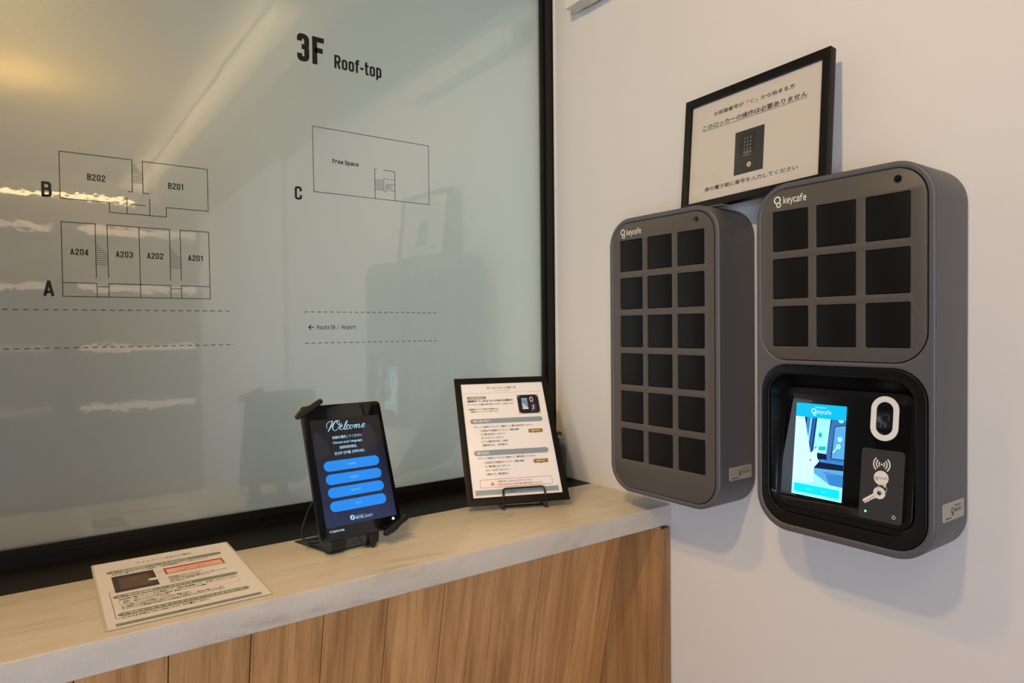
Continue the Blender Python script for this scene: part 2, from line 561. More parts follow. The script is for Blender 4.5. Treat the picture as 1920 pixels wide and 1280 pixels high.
class Art:
    """one flat print: coloured shapes in mm on the local x,z plane, printed in layers towards the viewer"""

    def __init__(self, y=0.0, unit=.001, step=.00006):
        self.V, self.F, self.MI, self.mats = [], [], [], []
        self.y, self.u, self.step = y, unit, step

    def mi(self, m):
        if m not in self.mats:
            self.mats.append(m)
        return self.mats.index(m)

    def add(self, V, F, m, layer):
        b = len(self.V)
        y = self.y - layer * self.step
        self.V += [(x * self.u, y, z * self.u) for x, z in V]
        k = self.mi(m)
        for f in F:
            self.F.append(tuple(i + b for i in f))
            self.MI.append(k)

    def poly(self, pts, m, layer=1):
        # triangulate with a temporary bmesh so that concave shapes are safe
        bm = bmesh.new()
        vs = [bm.verts.new((x, 0, z)) for x, z in pts]
        f = bm.faces.new(vs)
        bmesh.ops.triangulate(bm, faces=[f])
        bm.verts.index_update()
        idx = {v: i for i, v in enumerate(vs)}
        Fc = [tuple(idx[v] for v in f.verts) for f in bm.faces]
        bm.free()
        self.add(pts, Fc, m, layer)

    def rect(self, x0, x1, z0, z1, m, layer=1):
        self.add([(x0, z0), (x1, z0), (x1, z1), (x0, z1)], [(0, 1, 2, 3)], m, layer)

    def rr(self, x0, x1, z0, z1, r, m, layer=1):
        self.poly(rrect(x0, x1, z0, z1, r), m, layer)

    def line(self, a, b, wd, m, layer=1):
        d = Vector((b[0] - a[0], b[1] - a[1]))
        d.normalize()
        n = Vector((-d.y, d.x)) * wd / 2
        e = d * wd / 2
        self.add([(a[0] - e.x - n.x, a[1] - e.y - n.y), (b[0] + e.x - n.x, b[1] + e.y - n.y), (b[0] + e.x + n.x, b[1] + e.y + n.y), (a[0] - e.x + n.x, a[1] - e.y + n.y)], [(0, 1, 2, 3)], m, layer)

    def poly_line(self, pts, wd, m, layer=1, closed=False):
        p = list(pts) + ([pts[0]] if closed else [])
        for a, b in zip(p, p[1:]):
            self.line(a, b, wd, m, layer)

    def ring(self, cx, cz, r0, r1, m, layer=1, a0=0, a1=360, n=32):
        V, Fc = [], []
        for k in range(n + 1):
            a = math.radians(a0 + (a1 - a0) * k / n)
            V += [(cx + r0 * math.cos(a), cz + r0 * math.sin(a)), (cx + r1 * math.cos(a), cz + r1 * math.sin(a))]
        for k in range(n):
            Fc.append((2 * k, 2 * k + 1, 2 * k + 3, 2 * k + 2))
        self.add(V, Fc, m, layer)

    def disc(self, cx, cz, r, m, layer=1, n=28):
        self.add(circle(cx, cz, r, n), [tuple(range(n))], m, layer)

    def text(self, body, x0, x1, z0, z1, m, layer=2, bold=0.0, shear=0.0, slope=0.0, fat=0.0):
        """fits the lettering's own bounding box into the given box; fat thickens the strokes by that many mm"""
        if fat:
            for k, (dx, dz) in enumerate(((-fat, 0), (fat, 0), (0, -fat), (0, fat))):
                self.text(body, x0 + dx, x1 + dx, z0 + dz, z1 + dz, m, layer + .22 * k, bold, shear, slope)
            return
        V, Fc = glyphs(body, bold, shear)
        a0, a1 = min(v[0] for v in V), max(v[0] for v in V)
        b0, b1 = min(v[1] for v in V), max(v[1] for v in V)
        sx, sz = (x1 - x0) / (a1 - a0), (z1 - z0) / (b1 - b0)
        self.add([(x0 + (v[0] - a0) * sx, z0 + (v[1] - b0) * sz + slope * (v[0] - a0) * sx) for v in V], Fc, m, layer)

    def stroke(self, P, t, m, layer=2, closed=False):
        P = [Vector(p) for p in P]
        n = len(P)
        V, Fc = [], []
        for i in range(n):
            a = P[i - 1] if (i > 0 or closed) else None
            b = P[(i + 1) % n] if (i < n - 1 or closed) else None
            d1 = (P[i] - a).normalized() if a is not None else None
            d2 = (b - P[i]).normalized() if b is not None else None
            if d1 is None: d1 = d2
            if d2 is None: d2 = d1
            n1, n2 = Vector((-d1.y, d1.x)), Vector((-d2.y, d2.x))
            mm = n1 + n2
            mm = mm.normalized() if mm.length > 1e-6 else n1
            k = t / 2 / max(.35, mm.dot(n1))
            V += [(P[i].x - mm.x * k, P[i].y - mm.y * k), (P[i].x + mm.x * k, P[i].y + mm.y * k)]
        for i in range(n if closed else n - 1):
            j = (i + 1) % n
            Fc.append((2 * i, 2 * j, 2 * j + 1, 2 * i + 1))
        self.add(V, Fc, m, layer)

    def cond(self, body, x0, x1, z0, z1, m, layer=2, t=.175, gap=.10):
        """bold condensed signage lettering drawn with strokes; z0 baseline, z1 cap height"""
        W = {'-': .26, '1': .30, 't': .30, 'f': .30, ' ': .2, 'o': .42, 'p': .42}
        ws = [W.get(c, .46) for c in body]
        tot = sum(ws) + gap * (len(ws) - 1)
        H = z1 - z0
        sx = (x1 - x0) / tot

        def rp(pts, r=.14):
            return [(p.x, p.y) for p in round_path([(x, z, 0) for x, z in pts], r, 5)]
        xc = 0
        for c, wd in zip(body, ws):
            h = t / 2
            hx = t / 2
            L, Rr, T_, B_ = hx, wd - hx, 1 - h, h
            mid = wd / 2
            S = []
            if c == '0':
                S = [(rp([(L, .5), (L, T_), (Rr, T_), (Rr, B_), (L, B_), (L, .5)]), False)]
            elif c == 'C':
                S = [(rp([(Rr, .64), (Rr, T_), (L, T_), (L, B_), (Rr, B_), (Rr, .36)]), False)]
            elif c == '2':
                S = [(rp([(L, .68), (L, T_), (Rr, T_), (Rr, .60), (L, .20), (L, B_)], .13), False), ([(0, B_), (wd, B_)], False)]
            elif c == '3':
                S = [(rp([(L, .72), (L, T_), (Rr, T_), (Rr, .53), (mid - .06, .53)], .14), False), (rp([(mid - .06, .53), (Rr, .53), (Rr, B_), (L, B_), (L, .28)], .14), False)]
            elif c == '4':
                S = [([(wd * .66, 0), (wd * .66, 1)], False), ([(wd * .60, .97), (hx * .8, .28)], False), ([(.0, .23), (wd + .02, .23)], False)]
            elif c == '1':
                S = [([(wd - hx, 0), (wd - hx, 1)], False), ([(wd - hx, .88), (.02, .78)], False)]
            elif c == 'A':
                S = [([(hx * .8, 0), (mid, 1)], False), ([(wd - hx * .8, 0), (mid, 1)], False), ([(L + .03, .26), (Rr - .03, .26)], False)]
            elif c == 'B':
                S = [([(L, 0), (L, 1)], False), (rp([(L, T_), (Rr - .02, T_), (Rr - .02, .53), (L, .53)], .13), False), (rp([(L, .53), (Rr, .53), (Rr, B_), (L, B_)], .14), False)]
            elif c == 'F':
                S = [([(L, 0), (L, 1)], False), ([(L, T_), (wd, T_)], False), ([(L, .52), (wd - .05, .52)], False)]
            elif c == 'R':
                S = [([(L, 0), (L, 1)], False), (rp([(L, T_), (Rr, T_), (Rr, .48), (L, .48)], .14), False), ([(mid, .48), (Rr + .01, 0)], False)]
            elif c == 'o':
                S = [(rp([(L, .38), (L, .78 - h), (Rr, .78 - h), (Rr, B_), (L, B_), (L, .38)]), False)]
            elif c == 'f':
                S = [(rp([(wd * .42, 0), (wd * .42, T_), (wd, T_)], .12), False), ([(0, .70), (wd - .02, .70)], False)]
            elif c == '-':
                S = [([(0, .40), (wd, .40)], False)]
            elif c == 't':
                S = [(rp([(wd * .42, .98), (wd * .42, B_), (wd, B_)], .10), False), ([(0, .70), (wd, .70)], False)]
            elif c == 'p':
                S = [([(L, -.20), (L, .78)], False), (rp([(L, .78 - h), (Rr, .78 - h), (Rr, B_), (L, B_)], .13), False)]
            for k, (pts, cl) in enumerate(S):
                self.stroke([(x0 + (xc + x) * sx, z0 + z * H) for x, z in pts], t * (sx * .5 + H * .5), m, layer + (k % 2) * .5, cl)
            xc += wd + gap

    def grot(self, body, x0, x1, z0, z1, m, layer=2, bold=0.0, gap=.075):
        """plain grotesque lettering from full-width forms set proportionally; z0..z1 is the cap height"""
        items, x = [], 0.0
        cap = glyphs('\uff28', bold, keep=True)[0]
        c0, c1 = min(v[1] for v in cap), max(v[1] for v in cap)
        for ch in body:
            if ch == ' ':
                x += .24
                continue
            V, Fc = glyphs(chr(ord(ch) + 0xfee0), bold, keep=True)
            a0, a1 = min(v[0] for v in V), max(v[0] for v in V)
            items.append((V, Fc, x - a0))
            x += a1 - a0 + gap
        x -= gap
        sx, sz = (x1 - x0) / x, (z1 - z0) / (c1 - c0)
        for V, Fc, dx in items:
            self.add([(x0 + (v[0] + dx) * sx, z0 + (v[1] - c0) * sz) for v in V], Fc, m, layer)

    def pen(self, strokes, wmin, wmax, m, layer=2, slant=62):
        """copperplate: thick when the pen moves along the slant, thin across it"""
        sl = math.radians(slant)
        for s in strokes:
            P = smooth_path([(x, z, 0) for x, z in s], 6)
            V, Fc = [], []
            n = len(P)
            for i, p in enumerate(P):
                d = P[min(i + 1, n - 1)] - P[max(i - 1, 0)]
                d.normalize()
                down = max(0.0, -(d.x * math.cos(sl) + d.y * math.sin(sl)))
                wd = wmin + (wmax - wmin) * down ** 1.5
                nn = Vector((-d.y, d.x, 0)) * wd / 2
                V += [(p.x - nn.x, p.y - nn.y), (p.x + nn.x, p.y + nn.y)]
            for i in range(n - 1):
                Fc.append((2 * i, 2 * i + 1, 2 * i + 3, 2 * i + 2))
            self.add(V, Fc, m, layer)

    def build(self, name, parent=None):
        me = bpy.data.meshes.new(name)
        me.from_pydata(self.V, [], self.F)
        for m in self.mats:
            me.materials.append(m)
        me.polygons.foreach_set('material_index', self.MI)
        # make every face look towards -y
        bm = bmesh.new()
        bm.from_mesh(me)
        bm.normal_update()
        bmesh.ops.reverse_faces(bm, faces=[f for f in bm.faces if f.normal.y > 0])
        bm.to_mesh(me)
        bm.free()
        o = bpy.data.objects.new(name, me)
        COL.objects.link(o)
        if parent is not None:
            o.parent = parent
        return o


def ink(name, color, rough=.5):
    return mat('ink_' + name, color, rough, 0, .3)


def glow(name, color, s=1.0):
    return mat('screen_' + name, (8, 8, 10), .1, 0, .5, emit=color, estr=s)


# ------------------------------------------------------------------ the room
XW = 1.1517         # white wall
YG = 1.400          # glass
YF = 1.390          # frame face
XL, YB = -2.6, -3.3
ZC = 1.08           # ceiling
ZT = -.39           # counter top


def struct(o):
    o['kind'] = 'structure'
    return o


struct(box('floor', XL - .1, XW + .25, YB - .1, 1.75, FLOOR - .1, FLOOR, M_FLOOR))
struct(box('ceiling', XL - .1, .775, YB - .1, 1.45, ZC, ZC + .1, M_CONC))
struct(box('trim_1', .775, XW + .25, YB - .1, 1.45, .935, ZC + .1, mat('grey_bulkhead', (120, 122, 120), .7, build=b_paint(100, .1))))        # dropped bulkhead along the white wall
struct(box('trim_4', .665, .775, YB, 1.39, ZC - .022, ZC + .02, M_CONC, None, .002))              # board along the ceiling edge
bm = bmesh.new()
bm_box(bm, XW, XW + .25, YB - .1, YF, FLOOR, .935)
struct(link('wall_right', bm_new(bm, 'wall_right'), None, M_WALL))
# a plain door in the white wall behind the viewer, mirrored in the glass
bm = bmesh.new()
for y0 in (-1.90, -.93):
    bm_box(bm, XW - .022, XW - .0005, y0, y0 + .07, FLOOR, .93)
bm_box(bm, XW - .022, XW - .0005, -1.83, -.93, .86, .93)
bm_box(bm, XW - .008, XW - .0005, -1.83, -.93, FLOOR, .86)
struct(link('door_1', bm_new(bm, 'door_1'), None, M_CORNER))
struct(box('trim_2', XW - .0035, XW + .02, YF - .0045, YF + .0005, ZT + .10, .935, M_CORNER))   # pale corner bead where the wall meets the black frame
M_BROWN = mat('brown_plaster', (112, 98, 82), .7, build=b_paint(120, .1))
struct(box('wall_left', XL - .1, XL, YB, 1.5, FLOOR, ZC, M_BROWN))
bm = bmesh.new()
for q in ((XL, XW, FLOOR, ZC),):
    bm_box(bm, q[0], q[1], YB - .1, YB, q[2], q[3])
struct(link('wall_back', bm_new(bm, 'wall_back'), None, M_BROWN))
# masonry under and above the window, seen by nobody from the room but closing it
struct(box('wall_front', XL - .1, XW + .25, 1.47, 1.60, FLOOR, ZT - .03, M_WALL))

# added outside pieces, unseen, that shape the daylight behind the film
struct(box('bounce_ledge', XL, XW + .5, 1.47, 1.72, -.47, -.42, M_WALL))  # added pale ledge, bounces sky light onto the film's foot
struct(box('light_blocker_eave', XL, XW + .5, 1.45, 2.0, 1.16, 1.22, M_CONC))         # added unseen blocker, cuts the sky light on the film's top
struct(box('light_blocker_wall', XL - .1, .36, 1.74, 1.95, FLOOR, 1.9, mat('blocker_dark', (70, 62, 52), .8)))  # added unseen blocker, darkens the left part of the film

# the window: black metal frame, frosted glass with the floor plan lettered on it
win = bpy.data.objects.new('window_1', None)
COL.objects.link(win)
win.location = (0, 0, 0)
struct(win)
GX0, GX1, GZ0 = XL, 1.1085, -.3585
me = bpy.data.meshes.new('glass_pane')       # the frosted skin of the pane
me.from_pydata([(GX0, YG, GZ0 - .006), (GX1 + .006, YG, GZ0 - .006), (GX1 + .006, YG, ZC), (GX0, YG, ZC)], [], [(0, 1, 2, 3)])
link('glass_pane', me, win, M_FILM)
bm = bmesh.new()
# right-hand stile in stepped sections
bm_box(bm, GX1, GX1 + .012, YF + .004, YG + .03, ZT, ZC)
bm_box(bm, GX1 + .012, GX1 + .030, YF - .002, YG + .03, ZT, ZC)
bm_box(bm, GX1 + .030, XW + .03, YF + .003, YG + .03, ZT, ZC)
me = bm_new(bm, 'frame_stile')
link('frame_stile', me, win, M_BLACK)
bm = bmesh.new()
bm_box(bm, GX0, GX1, YF + .004, YG + .03, ZT + .020, GZ0)
bm_box(bm, GX0, GX1, YF - .003, YF + .004, ZT + .018, ZT + .0225)
bm_box(bm, GX0, GX1, YF, YG + .03, ZT - .01, ZT + .018)
link('frame_rail', bm_new(bm, 'frame_rail'), win, M_BLACK)
bm = bmesh.new()
for xx in (GX1 + .036,):
    for zz in (-.18, .02, .25, .5):
        c = bmesh.ops.create_cone(bm, cap_ends=True, segments=10, radius1=.0022, radius2=.0016, depth=.002,
                                  matrix=Matrix.Translation((xx, YF + .002, zz)) @ Matrix.Rotation(PI / 2, 4, 'X'))
link('frame_screw', bm_new(bm, 'frame_screw'), win, M_TABCASE)['kind'] = 'stuff'

# floor plan lettered on the glass (mm on the glass, x to the right, z up from the camera's height)
BLK = ink('black_vinyl', (24, 22, 20), .45)
g = Art(y=YG - .0004)
LW = 1.15
T = lambda s, x0, x1, z0, z1, b=.035: g.text(s, x0, x1, z0, z1, BLK, 2, b)
g.cond('3F', 467.8, 525.2, 564.5, 622.5, BLK, 2, .19, .12)
g.cond('Roof-top', 547.6, 657.3, 566.0, 594.5, BLK, 2, .155, .075)
g.cond('B', 25.4, 41.0, 234.8, 260.6, BLK, 2, .15)
g.cond('A', 25.4, 41.3, 65.5, 91.8, BLK, 2, .15)
g.cond('C', 458.0, 473.4, 275.6, 302.8, BLK, 2, .15)
for s, x0, x1, z0, z1 in (('B202', 92.5, 120, 270.4, 281.8), ('B201', 220.8, 246.6, 270, 281.4), ('A204', 65.3, 92.3, 138, 148.7),
                          ('A203', 134, 160.8, 137.5, 148.1), ('A202', 183.7, 210.8, 137.5, 148.4), ('A201', 253, 278.7, 137.3, 148.1)):
    g.cond(s, x0, x1, z0, z1, BLK, 2, .145, .11)
g.grot('Free Space', 540.5, 600.1, 361.6, 370.6, BLK, 2, .04, .09)
g.grot('Route 58 / Airport', 501.4, 589.2, 5.0, 13.6, BLK, 2, .012, .08)
PL = lambda *p: g.poly_line(p, LW, BLK, 1)
SL = lambda *p: g.poly_line(p, .7, BLK, 1)
PL((155.1, 257.3), (162.0, 257.3), (161.8, 315.6), (52, 315.4), (52.2, 234.7), (125.4, 234.9), (125.6, 217.1), (216.9, 217), (217, 234.5), (290, 234.5), (289.6, 315), (178.9, 315), (179.2, 256.9), (189.5, 256.9))
PL((153, 246.5), (153, 217)); PL((189.8, 247.2), (189.7, 217)); PL((159.8, 234.6), (182.1, 234.4))
for k in range(10):
    z = 307.3 - k * 3.6
    SL((163, z), (min(178.6, 166 + 3.4 * k), z))
PL((103.3, 99.3), (103.1, 194.3), (52.9, 194.2), (53.3, 65.5), (291.1, 65.3), (290.2, 194.1), (239.9, 194.1), (240.6, 99.2))
PL((122, 99.6), (121.1, 194.2), (221.8, 193.9), (222.3, 98.9)); PL((171.4, 194), (172.3, 65.8))
PL((53.3, 89.4), (103.9, 89.2), (104.1, 65.7)); PL((103.9, 83.4), (122, 83.4)); PL((122, 66), (122, 89.4), (222.5, 89.3), (222.5, 66.1)); PL((222.5, 83.2), (240.6, 83.2)); PL((240.6, 65.7), (240.7, 89.4), (290.9, 88.9))
for xa, xb in ((103.8, 121), (222, 240)):
    for k in range(11):
        z = 159 - k * 3.65
        SL((xa, z), (min(xb, xa + 2 + 3.3 * k), z))
PL((497.6, 433.3), (774.6, 433.3), (774.6, 296), (499, 296), (497.6, 433.3))
PL((642.6, 361.8), (637.6, 361.8), (638.3, 296.2)); PL((659, 361.8), (687, 361.8), (687.3, 296.2))
SL((638, 339.3), (660, 339.3)); SL((660, 342.4), (660, 313.4), (665.3, 313.4), (665.3, 331.5), (686.8, 331.5)); SL((660, 342.4), (686.8, 342.2)); SL((638.4, 316.4), (660, 316.4)); SL((665.3, 317.6), (687.2, 317.6))
for k in range(6):
    SL((638.2, 336 - k * 3.4), (660, 336 - k * 3.4))
for k in range(3):
    SL((665.3, 328 - k * 3.2), (681 - (k % 2) * 3, 328 - k * 3.2))
for x0, x1, z in ((-30.6, 333.5, 42.0), (-30.2, 334, -24.1), (474.9, 789.8, 41.8), (476, 789.5, -24.2)):
    per = 14.0
    x = x0
    while x < x1:
        g.line((x, z), (min(x + 6.6, x1), z), 1.2, BLK, 1)
        x += per
xx = -44.5
for z in (42.0, -24.1):
    for k in range(20):
        g.line((xx - 14 * k, z), (xx - 14 * k + 6.6, z), 1.2, BLK, 1)
g.line((484, 9.3), (493.6, 9.3), 1.7, BLK, 1)
g.poly_line([(488, 13.6), (483.6, 9.3), (488, 5.0)], 1.9, BLK, 1)
tag(g.build('floor_plan_lettering', win), 'black floor plan lines and lettering on the frosted glass')

# black sill between the frame and the stone top
struct(box('trim_3', XL, XW, 1.2595, YF, ZT - .03, ZT, M_SILL))

# ------------------------------------------------------------------ the counter
ct = box('countertop', XL, XW - .002, .998, 1.259, ZT - .0435, ZT, M_STONE, None, .0018, 3)
tag(ct, 'beige speckled stone countertop running below the frosted window', 'countertop')
# sealant line where the stone meets the white wall
base = thing('counter_front', 'oak board counter front leaning inwards under the stone top', 'counter', Matrix.Translation((1.108, 1.10, FLOOR)))
LEAN = .205
zt, zb = ZT - .0437, FLOOR


def ylean(z):
    return 1.109 + LEAN * (-.482 - z)


joints = [1.108, .998, .877, .758, .639, .521, .402, .283, .164, .045, -.074, -.193, -.312]
L_len = (zt - zb) * math.sqrt(1 + LEAN ** 2)
tilt = math.atan(LEAN)
for i, (x1, x0) in enumerate(zip(joints, joints[1:])):
    bm = bmesh.new()
    bm_box(bm, x0 + .0007, x1 - .0007, 0, .018, -L_len, 0)
    bmesh.ops.bevel(bm, geom=bm.edges[:], offset=.0009, segments=1, affect='EDGES')
    o = link('board', bm_new(bm, 'board'), base, M_WOOD)
    Mw = Matrix.Translation((0, ylean(zt) + random.uniform(-.0003, .0003), zt - .0045)) @ Matrix.Rotation(tilt, 4, 'X')
    o.matrix_parent_inverse = Matrix.Translation((-1.108, -1.10, -FLOOR))
    o.matrix_basis = Mw
Bk = Matrix.Translation((-1.108, -1.10, -FLOOR))
o = box('backing_board', joints[-1], 1.107, 0.019, .03, -L_len, 0, mat('dark_backing', (40, 28, 20), .8), base)
o.matrix_parent_inverse = Bk
o.matrix_basis = Matrix.Translation((0, ylean(zt), zt - .008)) @ Matrix.Rotation(tilt, 4, 'X')
# end cheek against the wall: a broad side panel and its narrow front edge, which stops short of the stone
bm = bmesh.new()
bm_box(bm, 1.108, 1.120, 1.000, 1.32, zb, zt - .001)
o = link('end_panel', bm_new(bm, 'end_panel'), base, M_WOOD_SHADED)
o.matrix_parent_inverse = Bk
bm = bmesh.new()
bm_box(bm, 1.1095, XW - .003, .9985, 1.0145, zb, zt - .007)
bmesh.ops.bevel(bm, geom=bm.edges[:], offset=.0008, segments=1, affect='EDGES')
o = link('edge_strip', bm_new(bm, 'edge_strip'), base, M_WOOD_SHADED)
o.matrix_parent_inverse = Bk

# ------------------------------------------------------------------ key lockers on the white wall
WHITE = ink('white', (235, 232, 226), .5)


def keyring_logo(a, x, z, s, m, layer=2, with_text=True, tx=None, m2=None):
    """two linked rings and the word, s = mm height of the letter k"""
    a.ring(x, z, 4.3 * s, 6.5 * s, m, layer)
    a.ring(x + 2.6 * s, z - 8.4 * s, 2.3 * s, 4.7 * s, m, layer + 1)
    a.ring(x + 2.6 * s, z - 8.4 * s, 3.1 * s, 3.5 * s, M_LPANEL if m is WHITE else m, layer + 2)
    if with_text:
        a.grot('keycafe', x + 11.2 * s, x + 52.4 * s, z - 7.6 * s, z + 4.0 * s, m2 or m, layer, .02, .05)


def locker(name, label, yc, zbot, h, M_u0):
    W = .2877
    root = thing(name, label, 'key locker', pose(-90, 0, 0, (XW, yc, zbot)), 'key lockers on the white wall')
    return root, W


def case(root, W, h, holes):
    D = XW - 1.04
    outer = rrect(-W / 2, W / 2, 0, h, .058, 12)
    me = plate_mesh([outer] + holes, -D, -.001, .0035, 3)
    smooth(me, 40)
    link('case', me, root, M_LCASE)
    plate('inner_plate', [rrect(-W / 2 + .006, W / 2 - .006, .006, h - .006, .052, 8)], -D + .036, -D + .040, M_KEYPAD, root)
    return D


DOOR_MESH = {}


def doors(root, D, cols, rows, panel_out):
    """a metal panel pierced by a grid of small doors"""
    holes = []
    for x0, x1 in cols:
        for z0, z1 in rows:
            holes.append(rrect(x0, x1, z0, z1, .0022, 3))
    plate('front_panel', [panel_out] + holes, -D - .0004, -D + .004, M_LPANEL, root, .0004, 1)
    for z0, z1 in rows:
        for x0, x1 in cols:
            k = (round(x1 - x0, 5), round(z1 - z0, 5))
            if k not in DOOR_MESH:
                wv, hv = k[0] / 2 - .0006, k[1] / 2 - .0006
                me = plate_mesh([rrect(-wv, wv, -hv, hv, .0018, 3)], -.0005, .006, .0010, 2)
                smooth(me, 40)
                me.materials.append(M_DOOR)
                DOOR_MESH[k] = me
            o = bpy.data.objects.new('door', DOOR_MESH[k])
            COL.objects.link(o)
            o.parent = root
            o.location = ((x0 + x1) / 2, -D + .0012, (z0 + z1) / 2)


def lens_hole(root, D, x, z):
    plate('sensor_rim', [circle(x, z, .0068, 28), circle(x, z, .0056, 28)], -D - .0012, -D + .003, M_LPANEL, root, .0004, 1)
    plate('sensor_lens', [circle(x, z, .0057, 24)], -D - .0006, -D + .002, M_BLKGL, root, .0008, 2)


def id_plate(root, W, D, x0, x1, z0, z1):
    """small plate on the side of the case (local x = W/2, facing the room's entrance)"""
    M = Matrix.Translation((W / 2, 0, 0)) @ Matrix.Rotation(PI / 2, 4, 'Z')       # local x -> case depth
    me = plate_mesh([rrect(x0, x1, z0, z1, .003, 4)], -.0011, .0006, .0002, 1)
    o = link('id_plate', me, root, M_ALU)
    o.matrix_basis = M
    a = Art(y=-.00118)
    k = 1000
    DK, BL = ink('plate_black', (32, 28, 28)), ink('plate_blue', (36, 70, 96))
    xa, za = x0 * k, z0 * k
    keyring_logo(a, xa + 31, za + 14.5, .62, DK, 1, False)
    a.grot('keycafe', xa + 38, xa + 62, za + 11, za + 17, BL, 1, .02, .05)
    a.text('Get Keycafe at', xa + 38, xa + 60, za + 19, za + 21.2, DK, 1, .05)
    a.text('SMRT-0402', xa + 9, xa + 28, za + 3, za + 5, DK, 1, .05)
    for xs in (xa + 3.2, xa + (x1 - x0) * k - 3.2):
        a.disc(xs, za + 13, 1.5, M_ALU, 1, 14)
        a.disc(xs, za + 13, .6, DK, 2, 10)
    p = a.build('plate_print', root)
    p.parent = o
    return o


# right locker: nine doors over a touch panel
ycR, zbR, hR = .5622, -.3456, .5882
lr, W = locker('key_locker', 'charcoal key locker with nine black doors above a lit touchscreen and key reader', ycR, zbR, hR, 0)
D = XW - 1.04
lx = lambda y: ycR - y
lz = lambda z: z - zbR
panR = rrect(lx(.6950), lx(.4298), lz(-.0543), lz(.2316), .046, 10)
gapR = rrect(lx(.6950) - .0008, lx(.4298) + .0008, lz(-.0543) - .0008, lz(.2316) + .0008, .0468, 10)
kpR = rrect(lx(.6958), lx(.4296), lz(-.3325), lz(-.0641), .047, 10)
gapK = rrect(lx(.6958) - .0006, lx(.4296) + .0006, lz(-.3325) - .0006, lz(-.0641) + .0006, .0476, 10)
case(lr, W, hR, [gapR, gapK])
cols = [(lx(.6735), lx(.6089)), (lx(.5953), lx(.5306)), (lx(.5166), lx(.4515))]
rows = [(lz(.1282), lz(.1960)), (lz(.0478), lz(.1155)), (lz(-.0325), lz(.0352))]
doors(lr, D, cols, rows, panR)
lens_hole(lr, D, lx(.4693), lz(.2154))
a = Art(y=-D - .0009)
keyring_logo(a, lx(.6640) * 1000, lz(.2152) * 1000, 1.0, WHITE, 1)
tag(a.build('logo_print', lr), 'white keycafe lettering with two linked rings')
id_plate(lr, W, D, -(XW - 1.0615), -(XW - 1.134), lz(-.2842), lz(-.2572))
# touch panel module: bezel, sloping funnel, tilted panel
kin = rrect(lx(.6812), lx(.4457), lz(-.3130), lz(-.0790), .036, 10)
plate('panel_bezel', [kpR, kin], -D - .0005, -D + .006, M_KEYPAD, lr, .0016, 3)
kp = bpy.data.objects.new('touch_panel', None)
KPM = pose(0, 6.44, 0, (0, -(XW - 1.047), lz(-.3)))
tp_out = rrect(-.110, .110, -.003, .1995, .020, 10)
bm = bmesh.new()
va = [bm.verts.new((x, -D + .0055, z)) for x, z in kin]
va0 = [bm.verts.new((x, -D + .0008, z)) for x, z in kin]
vb = [bm.verts.new(KPM @ Vector((x, .0005, z))) for x, z in tp_out]
n = len(va)
for k in range(n):
    bm.faces.new((va0[k], va0[(k + 1) % n], va[(k + 1) % n], va[k]))
    bm.faces.new((va[k], va[(k + 1) % n], vb[(k + 1) % n], vb[k]))
me = bm_new(bm, 'panel_funnel')
smooth(me, 50)
link('panel_funnel', me, lr, M_KEYPAD)
me = plate_mesh([tp_out], -.0022, .003, .0016, 3)
smooth(me, 40)
tp = link('touch_panel', me, lr, M_KEYPAD)
tp.matrix_basis = KPM
plate('panel_glass', [rrect(-.1015, .1015, .004, .188, .012, 8)], -.0028, 0, M_BLKGL, tp, .0003, 1)
# the lit screen
cy = (0, 196, 250)
s = Art(y=-.00285)
GC = glow('cyan', (0, 200, 250)); GP = glow('pale', (160, 246, 255), 1.15); GW = glow('white', (214, 252, 255), 1.05); GB = glow('blue', (58, 140, 220))
GM = glow('mid_blue', (96, 180, 240)); GD = glow('dark', (10, 26, 60)); GT = glow('teal', (0, 205, 215)); GA = glow('aqua', (0, 240, 255)); GS = glow('steel', (62, 120, 190)); GN = glow('navy', (24, 58, 118))
X0, X1 = -81.5, 4.7
s.rect(X0, X1, 19.3, 172.4, GP, 0)
s.rect(X0, X1, 149.5, 172.4, GC, 1)
s.ring(-50.5, 160.8, 2.6, 4.1, GW, 2); s.ring(-48.6, 155.9, 1.5, 3.0, GW, 3)
s.grot('keycafe', -45, -20.6, 157, 163.4, GW, 2, .012, .05)
s.text('Get Keycafe at', -48, -29, 165.8, 168, GW, 2, .03)
s.poly([(-65.2, 149.5), (X1, 149.5), (X1, 19.3 + 24), (-16, 43.5), (-50, 62), (-66, 92)], GM, 1)
s.poly([(-65.2, 149.5), (-61.5, 149.5), (-63.8, 91), (-67, 90)], GD, 2)
s.poly([(-61.5, 149.5), (-54.5, 149.5), (-60, 90), (-63.8, 91)], GB, 2)
s.poly([(-54.5, 149.5), (-52.8, 149.5), (-57.6, 90), (-60, 90)], GP, 2)
s.poly([(-52.8, 149.5), (-50.8, 149.5), (-55.8, 90), (-57.6, 90)], GB, 2)
s.poly([(-50.8, 149.5), (-43.4, 149.5), (-48.5, 88), (-55.8, 88)], GN, 2)
s.poly([(-48.6, 149.5), (-47, 149.5), (-52, 88), (-53.6, 88)], GB, 3)
s.poly([(-43.4, 149.5), (-20.5, 149.5), (-24.6, 92.5), (-47.3, 93)], GP, 2)
s.poly([(-20.5, 149.5), (X1, 149.5), (X1, 66), (-28, 76), (-24.6, 92.5)], GS, 2)
s.poly([(-20.5, 149.5), (-18.6, 149.5), (-23, 110), (-24.6, 92.5)], GD, 3)
s.poly([(-13.3, 137.5), (-11, 139.5), (X1, 143), (X1, 86.5), (-16.4, 85.8), (-17.2, 88)], GD, 3)
s.poly([(-12.4, 136.5), (-10.5, 138.4), (X1, 141.6), (X1, 87.6), (-15.6, 87)], GM, 4)
